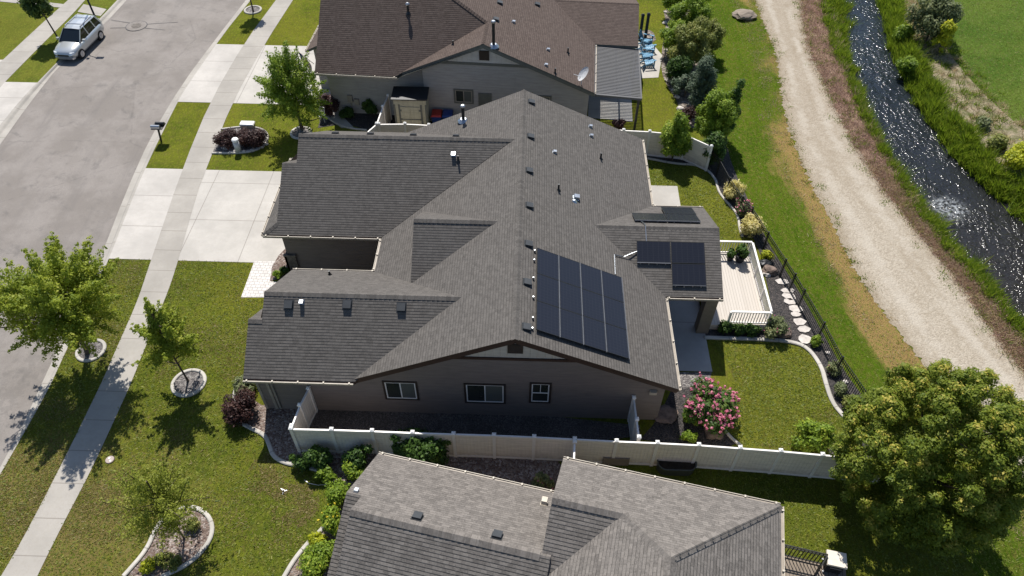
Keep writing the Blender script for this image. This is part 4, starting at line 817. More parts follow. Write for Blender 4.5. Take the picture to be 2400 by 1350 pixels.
a = wxa(1122, 248); b = wxa(1152, 219); MB().obox(A_(a[0], .40, .1), A_.ex*(b[0]-a[0]), A_.ey*.045, V((0, 0, b[2]-.1))).build('door', 'trim_sage', ha)
a = wxa(1256, 222); window(ha, A_, a[0], a[0]+.9, 1.0, a[2]-.1, .446, 'trim_sage', 'fascia_tan')
mb = MB(); a = wxa(815, 225, .85); mb.obox(A_(a[0], .70, .9), A_.ex*.3, A_.ey*.15, V((0, 0, .5))); mb.obox(A_(a[0]+.42, .72, .7), A_.ex*.28, A_.ey*.13, V((0, 0, .45))); mb.tube([A_(a[0]+.15, .78, .9), A_(a[0]+.15, .78, 0)], .03, 6); mb.build('utility_meter', 'fascia_tan', ha)
nA = A_.ex*.4276+V((0, 0, 1)); nAn = -A_.ey*.84+V((0, 0, 1)); oA = A_(0, 0, 3); oN = A_(-14, -.2, 3.55)
for q in ((1171, 7), (1162, 46), (1259, 11)): vent_box(ra, hit(*q, oA, nA), nA)
for q in ((1203, 52), (1284, 117), (1279, 153)): vent_box(ra, hit(*q, oA, nA), nA, 'pipe_galv', .17, .14)
for q in ((1331, 124), (1301, 172)): pipe(ra, hit(*q, oA, nA), .4)
pipe(ra, hit(957, 30, oN, nAn), .5, .07, 'metal_dark', 'pipe_galv'); flue(ra, hit(1157, 108, oA, nA), 1.55, .09); pipe(ra, hit(1062, 104, A_(-12.2, 0, 3.58), -A_.ex*.4276+V((0, 0, 1))), .3)
mb = MB(); c = hit(1362, 198, oA, nA)  # satellite dish
mb.tube([c, c+V((.02, 0, .55))], .03, 6); mb.tube([c+V((.02, 0, .5)), c+V((-.5, -.05, .72))], .02, 5)
dc = c+V((.14, -.05, .72)); ax = V((-.75, -.25, .6)).normalized(); s1 = ax.cross(V((0, 0, 1))).normalized(); s2 = ax.cross(s1); pr = None
for r_, h_ in ((.0, .0), (.2, .02), (.36, .07), (.44, .11)):
    rg = [dc+s1*r_*.85*math.cos(2*PI*k/18)+s2*r_*1.1*math.sin(2*PI*k/18)+ax*h_ for k in range(18)]
    if pr:
        for k in range(18): mb.face([pr[k], pr[(k+1) % 18], rg[(k+1) % 18], rg[k]])
    pr = rg
mb.build('satellite_dish', 'dish_grey', ra)
# slatted metal patio roof: sheet strips with narrow gaps
pc = thing('patio_cover', 'grey corrugated metal patio cover on posts beside the brown roof', 'patio cover', A_(1.4, 3))
mb = MB(); n = 34; L = 5.72
for k in range(n): y0_, y1_ = .08+k*L/n, .08+(k+.62)*L/n; mb.hull8([A_(x, y, z+dz) for dz in (0, .012) for x, y, z in ((.06, y0_, 2.88), (2.88, y0_, 2.76), (2.88, y1_, 2.76), (.06, y1_, 2.88))])
mb.build('slat_roof', 'corrugated', pc); mb = MB()
for a, b in (((.04, .03, 2.84), (2.9, .03, 2.72)), ((.04, 5.84, 2.84), (2.9, 5.84, 2.72)), ((2.9, .03, 2.70), (2.9, 5.84, 2.70)), ((1.4, .05, 2.73), (1.4, 5.8, 2.73))): mb.bar(A_(*a), A_(*b), .09, .14)
mb.bar(A_(.03, 0, 2.95), A_(.03, 5.84, 2.95), .05, .05); mb.build('beam', 'corrugated', pc)
for y in (.3, 5.5): mb = MB(); mb.obox(A_(2.72, y, 0), A_.ex*.14, A_.ey*.14, V((0, 0, 2.7))); mb.build('post', 'metal_dark', pc)
# ---- lower house, turned about 12 degrees: tall hipped main roof with a side gable, lower wing on the left
Z4 = 4.5; Cc = Frame(G(1320, 1075, Z4), math.radians(-11.76)); hc = thing('house', 'warm grey shingled house with bright gutter edge, cut off at the bottom', 'house', Cc(2, -8))
k_ = .637; kw = .645; EY = -.62; wz = lambda y: 3+kw*(EY-y); fz = lambda y: Z4+k_*(-y); LX = 7.58; HX = 3.79; GY = -2.31; RY = EY-3.25; LY = EY-2.48
rc_ = roofpart(hc, Cc, [
 [(0, 0, Z4), (LX, 0, Z4), (HX, -HX, fz(-HX)), (2.31, GY, fz(GY)), (0, GY, fz(GY))], [(0, GY, fz(GY)), (2.31, GY, fz(GY)), (0, 2*GY, Z4)],
 [(0, 2*GY, Z4), (2.31, GY, fz(GY)), (HX, -HX, fz(-HX)), (HX, -20, fz(-HX)), (0, -20, Z4)], [(LX, 0, Z4), (LX, -20, Z4), (HX, -20, fz(-HX)), (HX, -HX, fz(-HX))],
 [(-7.0, EY, 3), (.3, EY, 3), (.3, RY, wz(RY)), (-6.45, RY, wz(RY)), (-6.45, LY, wz(LY)), (-7.0, LY, wz(LY))],
 [(-6.45, RY, wz(RY)), (.3, RY, wz(RY)), (.3, RY-4.2, wz(RY)-kw*4.2), (-6.45, RY-4.2, wz(RY)-kw*4.2)], [(-7.0, LY, wz(LY)), (-5.8, LY, wz(LY)), (-5.8, LY-2.65, wz(LY)-kw*2.65), (-7.0, LY-2.65, wz(LY)-kw*2.65)]], 'shingle_warm', 'fascia_tan')
caps(rc_, Cc, [((LX, 0, Z4), (HX, -HX, fz(-HX))), ((2.31, GY, fz(GY)), (HX, -HX, fz(-HX))), ((0, GY, fz(GY)), (2.31, GY, fz(GY))), ((-6.45, RY, wz(RY)), (-.06, RY, wz(RY))), ((HX, -HX, fz(-HX)), (HX, -12, fz(-HX)))], 'shingle_warm', .34)
gutter(rc_, Cc, [((LX, 0, Z4), (0, 0, Z4)), ((-.1, EY, 3), (-7.0, EY, 3)), ((LX, -12, Z4), (LX, 0, Z4)), ((-7.0, LY-2.65, wz(LY)-kw*2.65), (-5.9, LY-2.65, wz(LY)-kw*2.65))])
wallpart(hc, Cc, rect(.40, LX-.4, -20, -.40, 0, Z4-.1)+rect(-6.0, .40, -7.6, EY-.4, 0, 2.9)+[[(-6.35, -7.4, 2.8), (-6.35, EY-.4, 2.8), (-6.35, RY, 4.9)], [(.34, -.3, Z4-.2), (.34, -4.4, Z4-.2), (.34, GY, Z4+1.3)]], 'siding_taupe')
nC = Cc.ey*kw+V((0, 0, 1)); oC = Cc(0, EY, 3)
for q in ((978, 1213), (1165, 1257)): vent_box(rc_, hit(*q, oC, nC), nC, s=.30)
vent_box(rc_, Cc(-.38, EY-.75, wz(EY-.75)), nC, 'gutter_pale', .2, .25); vent_box(rc_, Cc(-6.72, LY+.15, wz(LY+.15)), nC, 'pipe_galv', .14, .12)
mb = MB()
for k in range(14):                         # string of little lamps along the hip
    a = .15+k*.26; c = Cc(LX-a, -a, fz(-a)+.09)-Cc.ey*.08; mb.box(c-V((.02, .02, .02)), c+V((.02, .02, .02)))
mb.bar(Cc(LX-.1, -.2, Z4+.16), Cc(HX+.1, -HX-.0, fz(-HX)+.06), .012, .012); mb.build('light_string', 'metal_dark', rc_)
# ------------------------------------------------------------------ fences
def fence(name, label, P, h, group='white vinyl fences', gate=None):
    root = thing(name, label, 'fence', P[0], group)
    for i in range(len(P)-1):
        a, b = P[i], P[i+1]; d = (b-a).normalized(); a1, b1 = a+d*.06, b-d*.06; mb = MB()
        mb.bar(a1+V((0, 0, h/2-.0)), b1+V((0, 0, h/2)), .045, h-.24); mb.build('fence_gate' if gate == i else 'fence_panel', 'vinyl', root)
        MB().bar(a1+V((0, 0, h-.07)), b1+V((0, 0, h-.07)), .07, .10).build('top_rail', 'vinyl_rail', root); MB().bar(a1+V((0, 0, .09)), b1+V((0, 0, .09)), .07, .14).build('bottom_rail', 'vinyl_rail', root)
    for p in P:
        mb = MB(); mb.box(p+V((-.065, -.065, 0)), p+V((.065, .065, h+.04))); po = mb.build('fence_post', 'vinyl_rail', root)
        mb = MB(); q = p+V((0, 0, h+.04)); mb.box(q+V((-.085, -.085, 0)), q+V((.085, .085, .035))); mb.hull8([q+V((x*.085, y*.085, .035)) for x, y in ((-1, -1), (1, -1), (1, 1), (-1, 1))]+[q+V((x*.02, y*.02, .09)) for x, y in ((-1, -1), (1, -1), (1, 1), (-1, 1))]); mb.build('post_cap', 'white', po)
    return root
FH = 1.80
def FP(pts): return [V((*G(x, y, FH).xy, 0)) for x, y in pts]
long_ = FP([(682, 1005), (777, 1007), (872, 1010), (967, 1014), (1063, 1017), (1158, 1020), (1252, 1024), (1347, 1029), (1445, 1034), (1541, 1038), (1638, 1043), (1735, 1050), (1830, 1057), (1928, 1066), (2028, 1074), (2130, 1082)])
fence('vinyl_fence', 'long white vinyl fence between the solar panel house and the lower house', long_, FH)
r0 = long_[0]; fence('vinyl_fence', 'short fence return with gate on the left, from fence corner to house wall', [r0+V((.0, .13, 0)), r0+V((.10, 1.15, 0)), V((r0.x+.28, 17.84, 0))], FH, gate=1)
r1 = V((*G(1498, 1030, FH).xy, 0)); fence('vinyl_fence', 'short fence return with gate on the right, beside the dryer hood', [V((r1.x, r1.y+.10, 0)), V((r1.x-.02, r1.y+.95, 0)), V((r1.x-.05, 17.84, 0))], FH, gate=0)
fence('vinyl_fence', 'vinyl fence spur running from the long fence under the lower roof', [long_[7]-V((0, .13, 0)), long_[7]-V((.12, 1.9, 0)), long_[7]-V((.25, 3.4, 0))], FH)
bf = FP([(1420, 300), (1462, 305), (1523, 308), (1610, 317), (1668, 343)]); fence('vinyl_fence', 'pale vinyl fence behind the rounded shrubs at the far right house corner', bf, FH)
sf = FP([(830, 350), (846, 322), (883, 290), (897, 250), (909, 224)]); fence('vinyl_fence', 'vinyl fence running up beside the garden shed', sf, FH); fence('vinyl_fence', 'vinyl fence section in front of the garden shed and bins', [sf[2]+V((.13, -.02, 0))]+FP([(949, 290), (1005, 293), (1065, 297)]), FH)
def iron(name, label, P, h, step=.115, mat='black_iron'):
    root = thing(name, label, 'fence', P[0]); mb = MB(); mr = MB()
    for a, b in zip(P, P[1:]):
        d = b-a; n = max(1, int(d.length/step))
        for z in (.1, h-.2, h-.04): mr.bar(a+V((0, 0, z)), b+V((0, 0, z)), .03, .035)
        for k in range(1, n): p = a+d*(k/n); mb.box(p+V((-.011, -.011, .05)), p+V((.011, .011, h)))
    mb.build('pickets', mat, root); mr.build('fence_rail', mat, root)
    for p in P: MB().box(p+V((-.035, -.035, 0)), p+V((.035, .035, h+.08))).build('fence_post', mat, root)
    return root
iron('iron_fence', 'black iron picket fence curving between the rear garden bed and the meadow', [V((*G(x, y, 1.25).xy, 0)) for x, y in ((1668, 345), (1688, 375), (1712, 418), (1742, 462), (1765, 487), (1802, 546), (1843, 609), (1865, 643), (1887, 680), (1933, 757), (1976, 838), (2044, 935), (2085, 1000), (2130, 1075))], 1.25)
# ------------------------------------------------------------------ deck
dk = thing('deck', 'pale raised deck with cream railings behind the patio wing', 'deck', (10.2, 26, 0))
DX0, DX1, DY0, DY1, DZ = 8.95, 12.0, 23.25, 28.3, .38
MB().box((DX0, DY0, .24), (DX1, DY1, DZ)).build('deck_floor', 'deck_boards', dk)
mb = MB(); mb.box((DX0, DY0-.03, .03), (DX1, DY0-.004, DZ-.01)); mb.box((DX1+.004, DY0, .03), (DX1+.03, DY1, DZ-.01)); mb.build('skirting', 'vinyl', dk)
def railing(root, a, b, z, h, step=.13, mat='vinyl_rail', posts=2, name='railing'):
    a, b = V(a), V(b); d = b-a; mb = MB(); up = lambda t_: V((0, 0, t_))
    mb.bar(a+up(z+h-.03), b+up(z+h-.03), .10, .05); mb.bar(a+up(z+.1), b+up(z+.1), .05, .07); n = int(d.length/step)
    for k in range(1, n): p = a+d*(k/n); mb.box(p+V((-.018, -.018, z+.1)), p+V((.018, .018, z+h-.06)))
    r = mb.build(name, mat, root)
    for k in range(posts): p = a+d*(k/(posts-1)); MB().box(p+V((-.05, -.05, z)), p+V((.05, .05, z+h-.062))).build('post', mat, r)
railing(dk, (9.3, 28.22, 0), (11.9, 28.22, 0), DZ, .92, posts=2); railing(dk, (11.93, 28.15, 0), (11.93, 23.40, 0), DZ, .92, posts=4); railing(dk, (11.9, 23.33, 0), (10.0, 23.33, 0), DZ, .92, posts=2)
pt = thing('potted_plant', 'dark leafy plant in a round pot in the far deck corner', 'plant', (11.35, 27.7, DZ), 'potted plants on the deck'); MB().lathe((11.35, 27.7, DZ), [(.2, 0), (.3, .4), (.33, .45), (.28, .44)], 14).build('pot', 'metal_dark', pt)
cn_, rd_ = clumps((11.35, 27.7, DZ+.75), .4, .4, .4, 8, .2, 3); leaf_obj('foliage', 'leaf_deep', pt, cn_, rd_, 500, .1, 3)
pt = thing('potted_plant', 'small dark pot plant on the deck left of the corner pot', 'plant', (10.85, 27.75, DZ), 'potted plants on the deck'); MB().lathe((10.85, 27.75, DZ), [(.14, 0), (.2, .28), (.17, .27)], 12).build('pot', 'metal_dark', pt)
cn_, rd_ = clumps((10.85, 27.75, DZ+.5), .28, .28, .28, 6, .15, 4); leaf_obj('foliage', 'leaf_deep', pt, cn_, rd_, 300, .09, 4)
# ------------------------------------------------------------------ stepping stones and boulders
stones = [((1833, 661), .34, 'diamond shaped white stepping stone, topmost of the row'), ((1845, 682), .30, 'rounded white stepping stone second from the top'), ((1849, 695), .37, 'wide white stepping stone third from the top'), ((1850, 708), .30, 'thin lens shaped stepping stone fourth from the top'), ((1864, 726), .36, 'large angular white stepping stone in the middle of the row'), ((1863, 738), .26, 'smallest stepping stone just below the row middle'), ((1872, 755), .33, 'broad white stepping stone third from the bottom'), ((1883, 774), .32, 'pale stepping stone second from the bottom of the row'), ((1885, 796), .36, 'lowest white stepping stone close to the lawn edging')]
for i, ((x, y), r_, lab) in enumerate(stones):
    g = random.Random(i+40); c = G(x, y); m = 6+i % 3; a0 = g.random()*6
    P = [c+V((r_*1.15*g.uniform(.7, 1.1)*math.cos(a0+2*PI*k/m), r_*.82*g.uniform(.7, 1.1)*math.sin(a0+2*PI*k/m), .012)) for k in range(m)]
    tag(MB().prism(P, .05).build('stepping_stone', 'stone_pale'), lab, 'stepping stone', 'stepping stones in the dark rock bed')
def rock(label, px, r, seed, mat='boulder', z=1.0, grp='boulders in the garden beds'):
    import bmesh
    from mathutils import noise
    bm = bmesh.new(); bmesh.ops.create_icosphere(bm, subdivisions=3, radius=1); c = G(*px)
    for v in bm.verts:
        k = 1+.35*noise.noise(v.co*1.3+V((seed*3.1, 0, 0)))+.12*noise.noise(v.co*4+V((0, seed, 0))); v.co = V((v.co.x*r*k*1.2, v.co.y*r*k, v.co.z*r*k*.7*z+r*.3))
    me = bpy.data.meshes.new('boulder'); bm.to_mesh(me); bm.free(); me.materials.append(MT[mat]); o = bpy.data.objects.new('boulder', me); C.objects.link(o); o.location = c
    return tag(o, label, 'boulder', grp)
rock('brown boulder below the pink flowering rose bush', (1672, 1015), .36, 1); rock('dark flat boulder at the lower right corner of the deck', (1835, 782), .34, 2); rock('dark boulder beside the upper right deck railing', (1803, 637), .34, 3); rock('white stone among dark rocks right of the deck railing', (1797, 645), .18, 4, 'stone_pale')
rock('black boulder next to the deck railing above the white stone', (1792, 620), .28, 5, 'metal_dark'); rock('flat brown slab rock at the house corner by the right gate', (1560, 975), .45, 6, z=.35)
rock('small white rock along the iron fence beside lowest stepping stone', (1940, 828), .10, 7, 'stone_pale'); rock('small white rock at the foot of iron fence further down', (1980, 896), .11, 8, 'stone_pale'); rock('small pale rock between stepping stones and iron fence', (1857, 681), .09, 9, 'stone_pale')
rock('pale rock at the left end of the barberry bed', (528, 348), .17, 10, 'stone_pale'); rock('big grey brown boulder beside the gravel path at top', (1745, 40), .75, 11, 'wood_tan', .5)
for i, (x, y) in enumerate(((1560, 30), (1558, 55), (1566, 190), (1578, 212), (1586, 228), (1594, 256), (1598, 280), (1563, 120))): rock('pale rock edging the cobble bed behind the brown roofed house', (x, y), .13+.04*(i % 3), 20+i, 'stone_pale', grp='pale rocks edging the cobble bed')
for i in range(9): a = i/8; rock('pale rock in the front rim of the barberry bed', (540+85*a, 357-6*a*a-12*a**4), .10+.03*(i % 2), 40+i, 'stone_pale', grp='pale rocks round the barberry bed')
# ------------------------------------------------------------------ vehicle
def car(p, rz, label):
    root = thing('parked_car', label, 'car', (0, 0, 0)); mb = MB()
    # stations along x (front +): half width, underside, belt height
    st = [(-2.2, .62, .42, .86), (-2.12, .80, .36, .98), (-1.7, .88, .30, 1.02), (-.6, .90, .27, 1.0), (.5, .90, .27, .97), (.95, .89, .27, .95), (1.5, .86, .29, .88), (1.95, .78, .34, .78), (2.14, .60, .40, .66)]
    rings = [[V((x, -w*.92, zb)), V((x, -w, zb+.16)), V((x, -w, zt-.16)), V((x, -w*.93, zt-.03)), V((x, -w*.5, zt+.025)), V((x, w*.5, zt+.025)), V((x, w*.93, zt-.03)), V((x, w, zt-.16)), V((x, w, zb+.16)), V((x, w*.92, zb))] for x, w, zb, zt in st]
    for a, b in zip(rings, rings[1:]):
        for k in range(10): mb.face([a[k], b[k], b[(k+1) % 10], a[(k+1) % 10]])
    mb.face(rings[0]); mb.face(rings[-1][::-1])
    mb.build('body', 'car_paint', root, True)
    b0 = [(-2.08, .80, .97), (.98, .80, .95)]; r0_ = [(-1.80, .64, 1.60), (.16, .64, 1.60)]
    mb = MB(); mb.hull8([V((-2.08, -.80, .95)), V((.98, -.80, .93)), V((.98, .80, .93)), V((-2.08, .80, .95)), V((-1.78, -.62, 1.60)), V((.14, -.62, 1.60)), V((.14, .62, 1.60)), V((-1.78, .62, 1.60))]); mb.build('window', 'car_glass', root)
    mb = MB(); xs = [(-1.88, .60, 1.585), (-1.7, .66, 1.63), (-.8, .68, 1.665), (-.1, .67, 1.655), (.2, .62, 1.59)]; rg = [[V((x, -w, z-.05)), V((x, -w*.9, z)), V((x, 0, z+.025)), V((x, w*.9, z)), V((x, w, z-.05))] for x, w, z in xs]
    for a, b in zip(rg, rg[1:]):
        for k in range(4): mb.face([a[k], b[k], b[k+1], a[k+1]])
        mb.face([a[4], b[4], b[0], a[0]])
    for s_ in (-1, 1):
        for x0, x1, w_ in ((1.0, .18, .07), (-.25, -.22, .09), (-1.25, -1.15, .10), (-2.06, -1.78, .15)): mb.bar((x0, s_*.805, .95), (x1, s_*.635, 1.60), w_, .03, (0, s_, .3))
    mb.build('roof', 'car_paint', root)
    mb = MB()
    for s_ in (-1, 1): mb.bar((-1.6, s_*.56, 1.70), (.0, s_*.56, 1.70), .045, .05)
    for x in (-1.3, -.35): mb.bar((x, -.56, 1.72), (x, .56, 1.72), .05, .03)
    mb.build('roof_rack', 'metal_light', root)
    mb = MB(); mb.hull8([V((2.12, -.42, .50)), V((2.17, -.42, .50)), V((2.17, .42, .50)), V((2.12, .42, .50)), V((2.10, -.42, .63)), V((2.14, -.42, .63)), V((2.14, .42, .63)), V((2.10, .42, .63))]); mb.build('grille', 'metal_dark', root)
    mb = MB(); mb.hull8([V((1.95, -.74, .28)), V((2.16, -.66, .28)), V((2.16, .66, .28)), V((1.95, .74, .28)), V((1.98, -.76, .42)), V((2.20, -.62, .42)), V((2.20, .62, .42)), V((1.98, .76, .42))]); mb.build('bumper', 'metal_light', root)
    for s_ in (-1, 1):
        MB().hull8([V((1.93, s_*.60, .62)), V((2.13, s_*.48, .62)), V((2.13, s_*.64, .62)), V((1.95, s_*.80, .62)), V((1.90, s_*.58, .76)), V((2.06, s_*.46, .74)), V((2.06, s_*.64, .74)), V((1.90, s_*.79, .76))]).build('headlight', 'headlamp', root)
        MB().box((.62, s_*1.0-.1, .98), (.78, s_*1.0+.1, 1.12)).build('side_mirror', 'car_paint', root)
        for x in (-1.32, 1.34):
            mb = MB(); c = V((x, s_*.80, .34))
            P_ = [(.34, -.11), (.36, -.06), (.36, .06), (.34, .11)]; rg = [[c+V((r_*math.cos(2*PI*k/20), y_, r_*math.sin(2*PI*k/20))) for k in range(20)] for r_, y_ in P_]
            for a, b in zip(rg, rg[1:]):
                for k in range(20): mb.face([a[k], a[(k+1) % 20], b[(k+1) % 20], b[k]])
            mb.face(rg[0]); mb.face(rg[-1][::-1]); wh = mb.build('wheel', 'rubber', root); mb = MB()
            mb.face([c+V((.22*math.cos(2*PI*k/16), s_*.117, .22*math.sin(2*PI*k/16))) for k in range(16)])
            for k in range(5): a = 2*PI*k/5; mb.bar(c+V((0, s_*.125, 0)), c+V((.2*math.cos(a), s_*.125, .2*math.sin(a))), .06, .03, (0, 1, 0))
            mb.build('rim', 'metal_light', wh)
    root.location = p; root.rotation_euler = (0, 0, rz); return root
a, b = G(197, 133, -.11), G(236, 94, -.11); d = (a-b).normalized(); nrm = V((d.y, -d.x, 0)); cc = (a+b)/2+nrm*.80
car((cc.x, cc.y, -.115), math.atan2(d.y, d.x), 'silver compact SUV with roof rails parked facing down the street')
# ------------------------------------------------------------------ street furniture
p = G(378, 331); mbx = thing('mailbox', 'pair of mailboxes, one silver one dark, on a leaning black post by the kerb', 'mailbox', p)
q = V((*hit(368, 296, p, (0, 1, 0)).xy, 0)); tp = hit(369, 297, p, (0, 1, 0))
mb = MB(); mb.bar(p, tp-V((0, 0, .05)), .09, .09, (0, 1, 0)); mb.build('post', 'black_iron', mbx); mb = MB(); mb.box(tp+V((-.35, -.25, -.06)), tp+V((.35, .45, -.03))); mb.build('shelf', 'black_iron', mbx)
def mbox(c, mat, nm):
    mb = MB(); n = 8; pr = [(-.10, 0), (-.10, .13)]+[(.10*math.cos(PI-PI*k/n), .13+.09*math.sin(PI*k/n)) for k in range(1, n)]+[(.10, .13), (.10, 0)]
    A0 = [c+V((-.27, y, z)) for y, z in pr]; B0 = [c+V((.27, y, z)) for y, z in pr]; mb.face(A0); mb.face(B0[::-1])
    for k in range(len(pr)): j = (k+1) % len(pr); mb.face([A0[k], A0[j], B0[j], B0[k]])
    return mb.build(nm, mat, mbx)
mbox(tp+V((-.06, -.12, -.029)), 'pipe_galv', 'silver_box'); mbox(tp+V((.10, .22, -.029)), 'metal_dark', 'dark_box')
p = G(560, 356); cy = thing('utility_pedestal', 'pale green utility cylinder with domed cap in the barberry bed', 'utility box', p); MB().lathe(p, [(.19, 0), (.19, .85)], 20).build('post', 'dish_grey', cy, True); MB().lathe(p+V((0, 0, .85)), [(.21, 0), (.21, .08), (.17, .14), (.06, .17)], 20).build('cap', 'white', cy)
p = G(581, 301); ub = thing('utility_box', 'low white utility cabinet behind the barberry shrubs', 'utility box', p); MB().box(p+V((-.42, -.1, .02)), p+V((.42, .3, .30))).build('cabinet', 'fascia_tan', ub); MB().hull8([p+V((x*.46, y*.24+.1, .30)) for x, y in ((-1, -1), (1, -1), (1, 1), (-1, 1))]+[p+V((x*.42, y*.2+.1, .37)) for x, y in ((-1, -1), (1, -1), (1, 1), (-1, 1))]).build('lid', 'white', ub)
p = G(258, 1078); vb = thing('valve_cover', 'round pale utility cover set in the front lawn beside the sidewalk', 'utility cover', p); MB().lathe(p, [(.19, 0), (.19, .03), (.17, .04)], 20).build('rim', 'boulder', vb); MB().lathe(p+V((0, 0, .036)), [(.17, 0), (.17, .012)], 18).build('lid', 'lidplate', vb)
MB().box(p+V((-.07, .02, .045)), p+V((-.0, .10, .056))).build('bolt_mark', 'white', vb); MB().box(p+V((.02, -.1, .045)), p+V((.09, -.03, .056))).build('bolt_mark', 'white', vb)
p = G(320, 61, -.08); mh = thing('manhole', 'round manhole with concrete collar in the road', 'manhole', p); mb = MB()
mb.face([p+V((.75*math.cos(2*PI*k/28), .75*math.sin(2*PI*k/28), .02)) for k in range(28)]); mb.build('collar', 'asphalt', mh); MB().face([p+V((.80*math.cos(2*PI*k/28), .80*math.sin(2*PI*k/28), .014)) for k in range(28)]).build('seal', 'metal_dark', mh); MB().lathe(p, [(.36, .024), (.36, .034), (.3, .036)], 24).build('lid', 'stone_column', mh)
mb = MB()
for a, L in ((.4, 3.2), (2.55, 2.8), (3.5, 2.0), (5.9, 2.6)): mb.bar(p+V((.8*math.cos(a), .8*math.sin(a), .016)), p+V((L*math.cos(a), L*math.sin(a)*.55, .016)), .035, .004)
mb.build('tar_seam', 'metal_dark', mh)
p = G(233, 63); lp = thing('street_lamp', 'dark slim lamp post by the kerb behind the silver car, top out of view', 'street lamp', p); MB().lathe(p, [(.14, 0), (.14, .25), (.075, .35), (.05, 5.2)], 12).build('pole', 'metal_dark', lp, True); mb = MB(); mb.tube([p+V((0, 0, 5.2)), p+V((.15, -.1, 5.5)), p+V((.8, -.3, 5.6))], .035, 8); mb.box(p+V((.7, -.42, 5.52)), p+V((1.25, -.18, 5.64))); mb.build('lamp_head', 'metal_dark', lp)
sk = G(665, 1152); s_ = thing('lawn_sprinkler', 'small metal sprinkler standing on the lower lawn with hose nearby', 'sprinkler', sk); mb = MB(); mb.lathe(sk, [(.035, 0), (.02, .05), (.014, .18)], 8)
for a in (0.4, 2.5, 4.6): mb.bar(sk+V((0, 0, .02)), sk+V((.14*math.cos(a), .14*math.sin(a), .015)), .014, .014)
mb.build('base', 'metal_light', s_); mb = MB(); mb.bar(sk+V((-.09, .03, .19)), sk+V((.09, -.03, .19)), .016, .014); mb.build('arm', 'metal_light', s_)
tag(MB().tube([G(x, y, .02) for x, y in ((713, 1125), (725, 1133), (745, 1137), (768, 1135), (785, 1137))], .014, 6).build('garden_hose', 'metal_light'), 'thin grey garden hose lying on the lawn near dark bushes', 'hose')
# flag on the far house
fp = G(736, 150, 2.2); fl_ = thing('flag', 'striped national flag on a slanted pole over the far driveway', 'flag', fp); tip = hit(697, 120, fp, (0, 1, 0)); mb = MB(); mb.tube([fp, tip], .018, 6); mb.build('pole', 'wood_tan', fl_)
d = (fp-tip); mbs = {'plastic_red': MB(), 'white': MB(), 'plastic_blue': MB()}
for i in range(10):
    for j in range(13):
        def fpnt(u, v): return tip+d*(.03+.55*v)+V((.22*u+.05*math.sin(u*7+v*4), -.10*math.sin(u*5+v*3), -1.05*u))
        m = 'plastic_blue' if (i < 4 and j < 7) else ('plastic_red' if j % 2 == 0 else 'white')
        mbs[m].face([fpnt(i/10, j/13), fpnt((i+1)/10, j/13), fpnt((i+1)/10, (j+1)/13), fpnt(i/10, (j+1)/13)])
mbs['plastic_red'].build('red_stripes', 'plastic_red', fl_); mbs['white'].build('white_stripes', 'white', fl_); mbs['plastic_blue'].build('canton', 'plastic_blue', fl_)
# shed, bins
shp = G(961, 287); sx, sy = shp.x, 38.1
sy = 38.9; zt_ = hit(960, 234, V((0, 38.75, 0)), (0, 1, 0)).z; zb_ = hit(960, 203, V((0, 40.1, 0)), (0, 1, 0)).z; shx_ = hit(961, 250, V((0, sy, 0)), (0, 1, 0)).x; sd = thing('garden_shed', 'small beige garden shed with dark roof and double doors behind fence', 'shed', (shx_, sy+.6, 0))
x0, x1 = shx_-1.02, shx_+1.02; wallpart(sd, Frame((0, 0), 0), rect(x0, x1, sy, sy+1.1, 0, zt_)+[[(x0, sy, zt_), (x0, sy+1.1, zt_), (x0, sy+1.1, zb_-.05)], [(x1, sy, zt_), (x1, sy+1.1, zt_), (x1, sy+1.1, zb_-.05)]], 'shed_wall')
mb = MB(); mb.hull8([V((x, y, z)) for z2 in (-.06, .01) for x, y, z in ((x0-.1, sy-.15, zt_+z2), (x1+.1, sy-.15, zt_+z2), (x1+.1, sy+1.2, zb_+z2), (x0-.1, sy+1.2, zb_+z2))]); mb.build('roof', 'metal_dark', sd)
for s2 in (-1, 1):
    xa, xb = (shx_-.62, shx_-.01) if s2 < 0 else (shx_+.01, shx_+.62); dr = MB().box((xa, sy-.05, .1), (xb, sy-.004, 1.95)).build('door', 'shed_wall', sd); mb = MB()
    hx = xa-.02 if s2 < 0 else xb-.08
    for z in (.3, 1.0, 1.65): mb.box((hx, sy-.075, z), (hx+.1, sy-.05, z+.12))
    mb.box((xa, sy-.06, 1.02), (xb, sy-.05, 1.10)); mb.build('hinge', 'trim_sage', dr)
mb = MB(); mb.box((x0-.01, sy-.03, .05), (x0+.1, sy-.003, 2.1)); mb.box((x1-.1, sy-.03, .05), (x1+.01, sy-.003, 2.1)); mb.box((shx_-.74, sy-.03, .05), (shx_-.63, sy-.003, 2.1)); mb.box((shx_+.63, sy-.03, .05), (shx_+.74, sy-.003, 2.1)); mb.build('corner_trim', 'trim_sage', sd)
